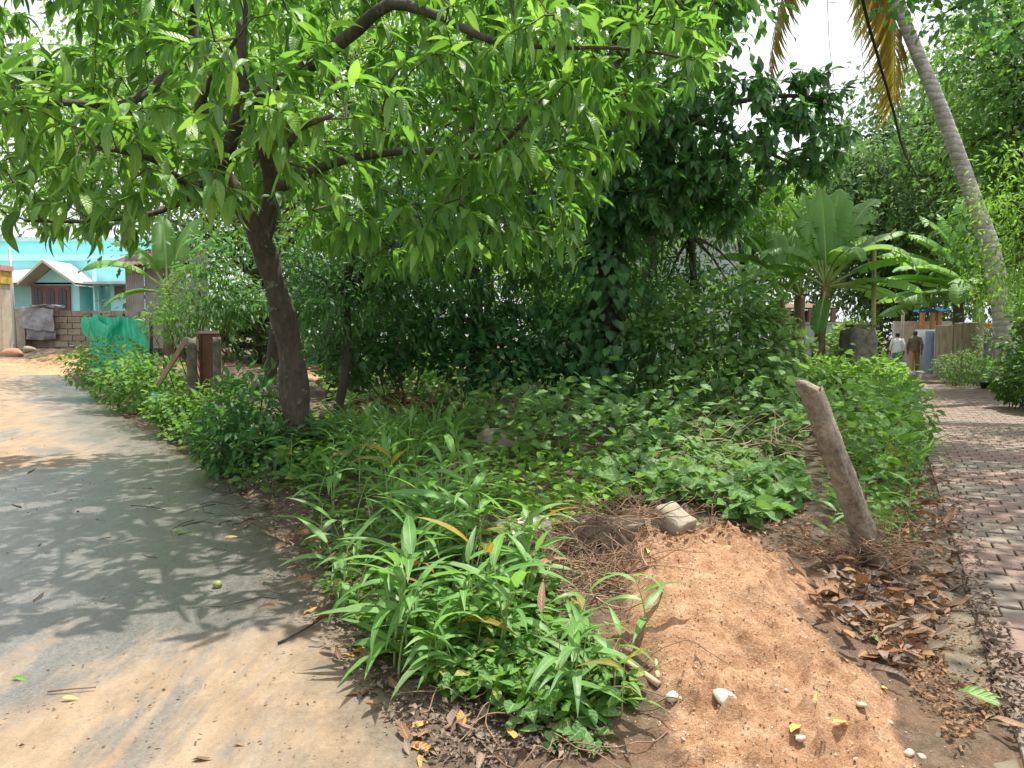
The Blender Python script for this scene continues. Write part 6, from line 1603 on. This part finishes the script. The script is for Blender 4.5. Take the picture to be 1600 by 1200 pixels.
for u, v, s, m, lab, az in ((1275, 1136, .075, M_palelime, 'round pale lime leaf standing on the red earth heap', 1.2), (1300, 1152, .07, M_yellow, 'dull yellow leaf lying beside the round pale leaf', .2),
                            (1235, 1180, .10, M_yellow, 'curled yellow leaf at the bottom of the earth heap', .9), (568, 1090, .085, M_orange, 'glowing orange leaf on the lane edge litter', 3.3),
                            (1388, 1090, .085, M_yellow, 'bright yellow leaf on the litter right of the heap', 3.0), (1400, 932, .10, M_yellow, 'yellow leaf near the foot of the leaning post', 2.7),
                            (270, 878, .16, M_greenfall, 'single fresh green leaf on the wet lane', .15), (350, 889, .09, M_orange, 'ochre leaf on the wet lane near the green leaf', .2),
                            (18, 1066, .10, M_greenfall, 'folded green leaf on the sunlit lane', .1), (96, 1098, .07, M_yellow, 'pale yellow leaf on the sunlit lane below a twig', 0.1),
                            (1495, 1105, .22, M_greenfall, 'long green banana-leaf scrap on the mossy kerb', -.75), (1372, 1020, .09, M_greenfall, 'pale green leaf with a bite out of it in the litter', 1.7),
                            (1545, 1160, .14, M_dry, 'large brown leaf on the mossy kerb at the bottom corner', -.7), (365, 1171, .055, M_dry, 'reddish leaf on the sunlit lane', .1),
                            (300, 1195, .09, M_drygrey, 'dark leaf at the bottom edge of the lane', .3), (545, 1008, .10, M_dry, 'purplish round leaf on the lane edge under the grass', .3), (535, 1030, .07, M_orange, 'rust leaf below the purplish leaf', .1),
                            (835, 806, .09, M_orange, 'bright orange leaf standing behind the flat stone', 1.4), (868, 735, .16, M_orange, 'long orange leaf in the litter behind the slab', 1.2), (1012, 885, .10, M_palelime, 'pale green leaf standing upright at the heap top', 1.5),
                            (1083, 842, .11, M_greenfall, 'fresh green leaf lying against the broken slab', .9), (640, 1145, .09, M_orange, 'curled orange leaf in the litter at the bottom', .6), (1500, 775, .1, M_drygrey, 'pale grey leaf on the red pavers', -.2)):
    fallen(G(u, v), s, m, lab, None, az, .3 if 'standing' not in lab else 1.4, 2 if 'round' in lab else 0, .02 if u < 1450 else .055)

# ------------------------------------------------------------------ two men walking away
M_skin = plain('brown_skin', (.17, .09, .055), .5, .1, 20, .1, 60)
M_hair = plain('black_hair', (.012, .010, .010), .5, .2, 40, .4, 120)
def man(label, loc, rz, h, shirt, lower, longlower, bend=0.0, stride=.16):
    root = empty('person', loc, label, 'person', None, rz)
    s = h / 1.7
    V, E, R = [], [], []
    def v(p, r): V.append((p[0] * s, p[1] * s, p[2] * s)); R.append((r[0] * s, r[1] * s) if isinstance(r, tuple) else (r * s, r * s)); return len(V) - 1
    def e(a, b): E.append((a, b))
    fw = lambda z: bend * max(0, z - .95) * 1.0            # forward lean of the trunk (forward = +y)
    pel = v((0, fw(.95), .95), (.15, .10)); bel = v((0, fw(1.1), 1.10), (.135, .10)); ch = v((0, fw(1.28), 1.28), (.165, .11)); sh = v((0, fw(1.42), 1.42), (.12, .08))
    nk = v((0, fw(1.5) + .01, 1.50), .05); hd = v((0, fw(1.6) + .02, 1.60), (.075, .09)); tp = v((0, fw(1.68) + .015, 1.685), (.06, .07)); ns = v((0, fw(1.58) + .13, 1.575), .016)
    for a, b in ((pel, bel), (bel, ch), (ch, sh), (sh, nk), (nk, hd), (hd, tp), (hd, ns)): e(a, b)
    for sx in (-1, 1):
        ear = v((sx * .085, fw(1.58), 1.58), .018); e(hd, ear)
        hip = v((sx * .09, 0, .90), .085); kn = v((sx * .10, sx * stride * .6 + .03, .49), .058); an = v((sx * .10, sx * stride, .09), .038); ft = v((sx * .115, sx * stride + .13, .035), .032)
        e(pel, hip); e(hip, kn); e(kn, an); e(an, ft)
        sd = v((sx * .19, fw(1.40), 1.395), .055); el = v((sx * .25, fw(1.4) * .8 - .05 - sx * .06, 1.12), .042); wr = v((sx * .24, fw(1.4) * .8 + .04 - sx * .13, .88), .03); pm_ = v((sx * .24, fw(1.4) * .8 + .06 - sx * .14, .81), (.022, .038))
        e(sh, sd); e(sd, el); e(el, wr); e(wr, pm_)
        bx, byy = sx * .24, fw(1.4) * .8 + .06 - sx * .14
        for k, (dy, L) in enumerate(((.032, .085), (.011, .095), (-.011, .088), (-.032, .07))):
            f1 = v((bx - sx * .004, byy + dy, .755), .009); f2 = v((bx - sx * .02, byy + dy * 1.05, .755 - L * .55), .007); e(pm_, f1); e(f1, f2)
        t1 = v((bx - sx * .03, byy + .045, .80), .010); t2 = v((bx - sx * .035, byy + .06, .765), .008); e(pm_, t1); e(t1, t2)
    me = bpy.data.meshes.new('body'); me.from_pydata(V, E, []); me.materials.append(M_skin)
    o = link('body', me, root); m = o.modifiers.new('skin', 'SKIN')
    for i, r in enumerate(R): me.skin_vertices[0].data[i].radius = r
    me.skin_vertices[0].data[pel].use_root = True
    m.use_smooth_shade = True
    sb_ = o.modifiers.new('sub', 'SUBSURF'); sb_.levels = sb_.render_levels = 2
    def ringz(cx, cy, z, rx, ry, n=20, wob=0.0): return [((cx + rx * math.cos(2 * math.pi * k / n) * (1 + wob * math.sin(k * 2.7))) * s, (cy + ry * math.sin(2 * math.pi * k / n) * (1 + wob * math.cos(k * 3.1))) * s, z * s) for k in range(n)]
    st = MB().loft([ringz(0, fw(z), z, rx, ry, 20, .03) for z, rx, ry in ((.84, .185, .145), (.9, .19, .15), (1.0, .18, .14), (1.12, .175, .135), (1.28, .20, .145), (1.38, .205, .13), (1.44, .16, .105), (1.475, .085, .075))], False).build('shirt', shirt, root, True)
    for sx in (-1, 1):
        A, B, C = Vector((sx * .15, fw(1.4), 1.41)) * s, Vector((sx * .25, fw(1.4) * .8 - .05 - sx * .06, 1.12)) * s, Vector((sx * .242, fw(1.4) * .8 + .02 - sx * .11, .94)) * s
        MB().tube([A, A.lerp(B, .3), A.lerp(B, .7), B, B.lerp(C, .6), C], [.075 * s, .075 * s, .066 * s, .06 * s, .052 * s, .05 * s], 12, False).build('sleeve', shirt, st, True)
    if longlower:                                                   # trousers, one leg each
        tr = MB().loft([ringz(0, .0, z, rx, ry, 20) for z, rx, ry in ((.86, .175, .13), (.93, .175, .135), (1.0, .165, .125))]).build('trousers', lower, root, True)
        for sx in (-1, 1):
            MB().loft([ringz(x, y, z, r, r * 1.05, 16, .04) for x, y, z, r in ((sx * .085, 0, .93, .105), (sx * .09, sx * stride * .2, .75, .10), (sx * .10, sx * stride * .6 + .02, .5, .088), (sx * .10, sx * stride * .8, .3, .085), (sx * .10, sx * stride, .10, .08))], False).build('trouser_leg', lower, tr, True)
    else:                                                           # lungi folded up to the knee
        MB().loft([ringz(.01 * math.sin(z * 9), .01, z, rx, ry, 24, .05) for z, rx, ry in ((.46, .215, .19), (.5, .215, .19), (.62, .205, .18), (.78, .195, .165), (.92, .185, .15), (1.0, .165, .13))], False).build('lungi', lower, root, True)
    hr = MB().loft([ringz(0, fw(1.6) + .012 - .012 * (1 - t), 1.55 + .165 * t, .088 * math.sqrt(max(.02, 1 - t ** 2.6)), .102 * math.sqrt(max(.02, 1 - t ** 2.6)), 16, .03) for t in (0, .15, .35, .55, .75, .9, 1)]).build('hair', M_hair, root, True)
    hr.location = (0, -.014, .005)
    for sx in (-1, 1):
        MB().box((sx * .11 * s, (sx * stride + .05) * s, .012), (.09 * s, .25 * s, .022)).build('sandal', M_barkdark, root)
    return root
man('man in olive-brown shirt and tan trousers walking away along the path', on(1431, 30.5), -.42, 1.68, plain('olive_brown_cloth', (.16, .125, .07), .9, .3, 6, .5, 25), plain('tan_cloth', (.40, .25, .12), .9, .25, 6, .5, 25), True)
man('man in white shirt and green lungi behind the sand heap', on(1404, 30.8), -.35, 1.62, plain('white_shirt_cloth', (.62, .63, .66), .9, .12, 6, .4, 25), plain('green_cloth', (.05, .17, .09), .9, .25, 6, .5, 25), False, .22)
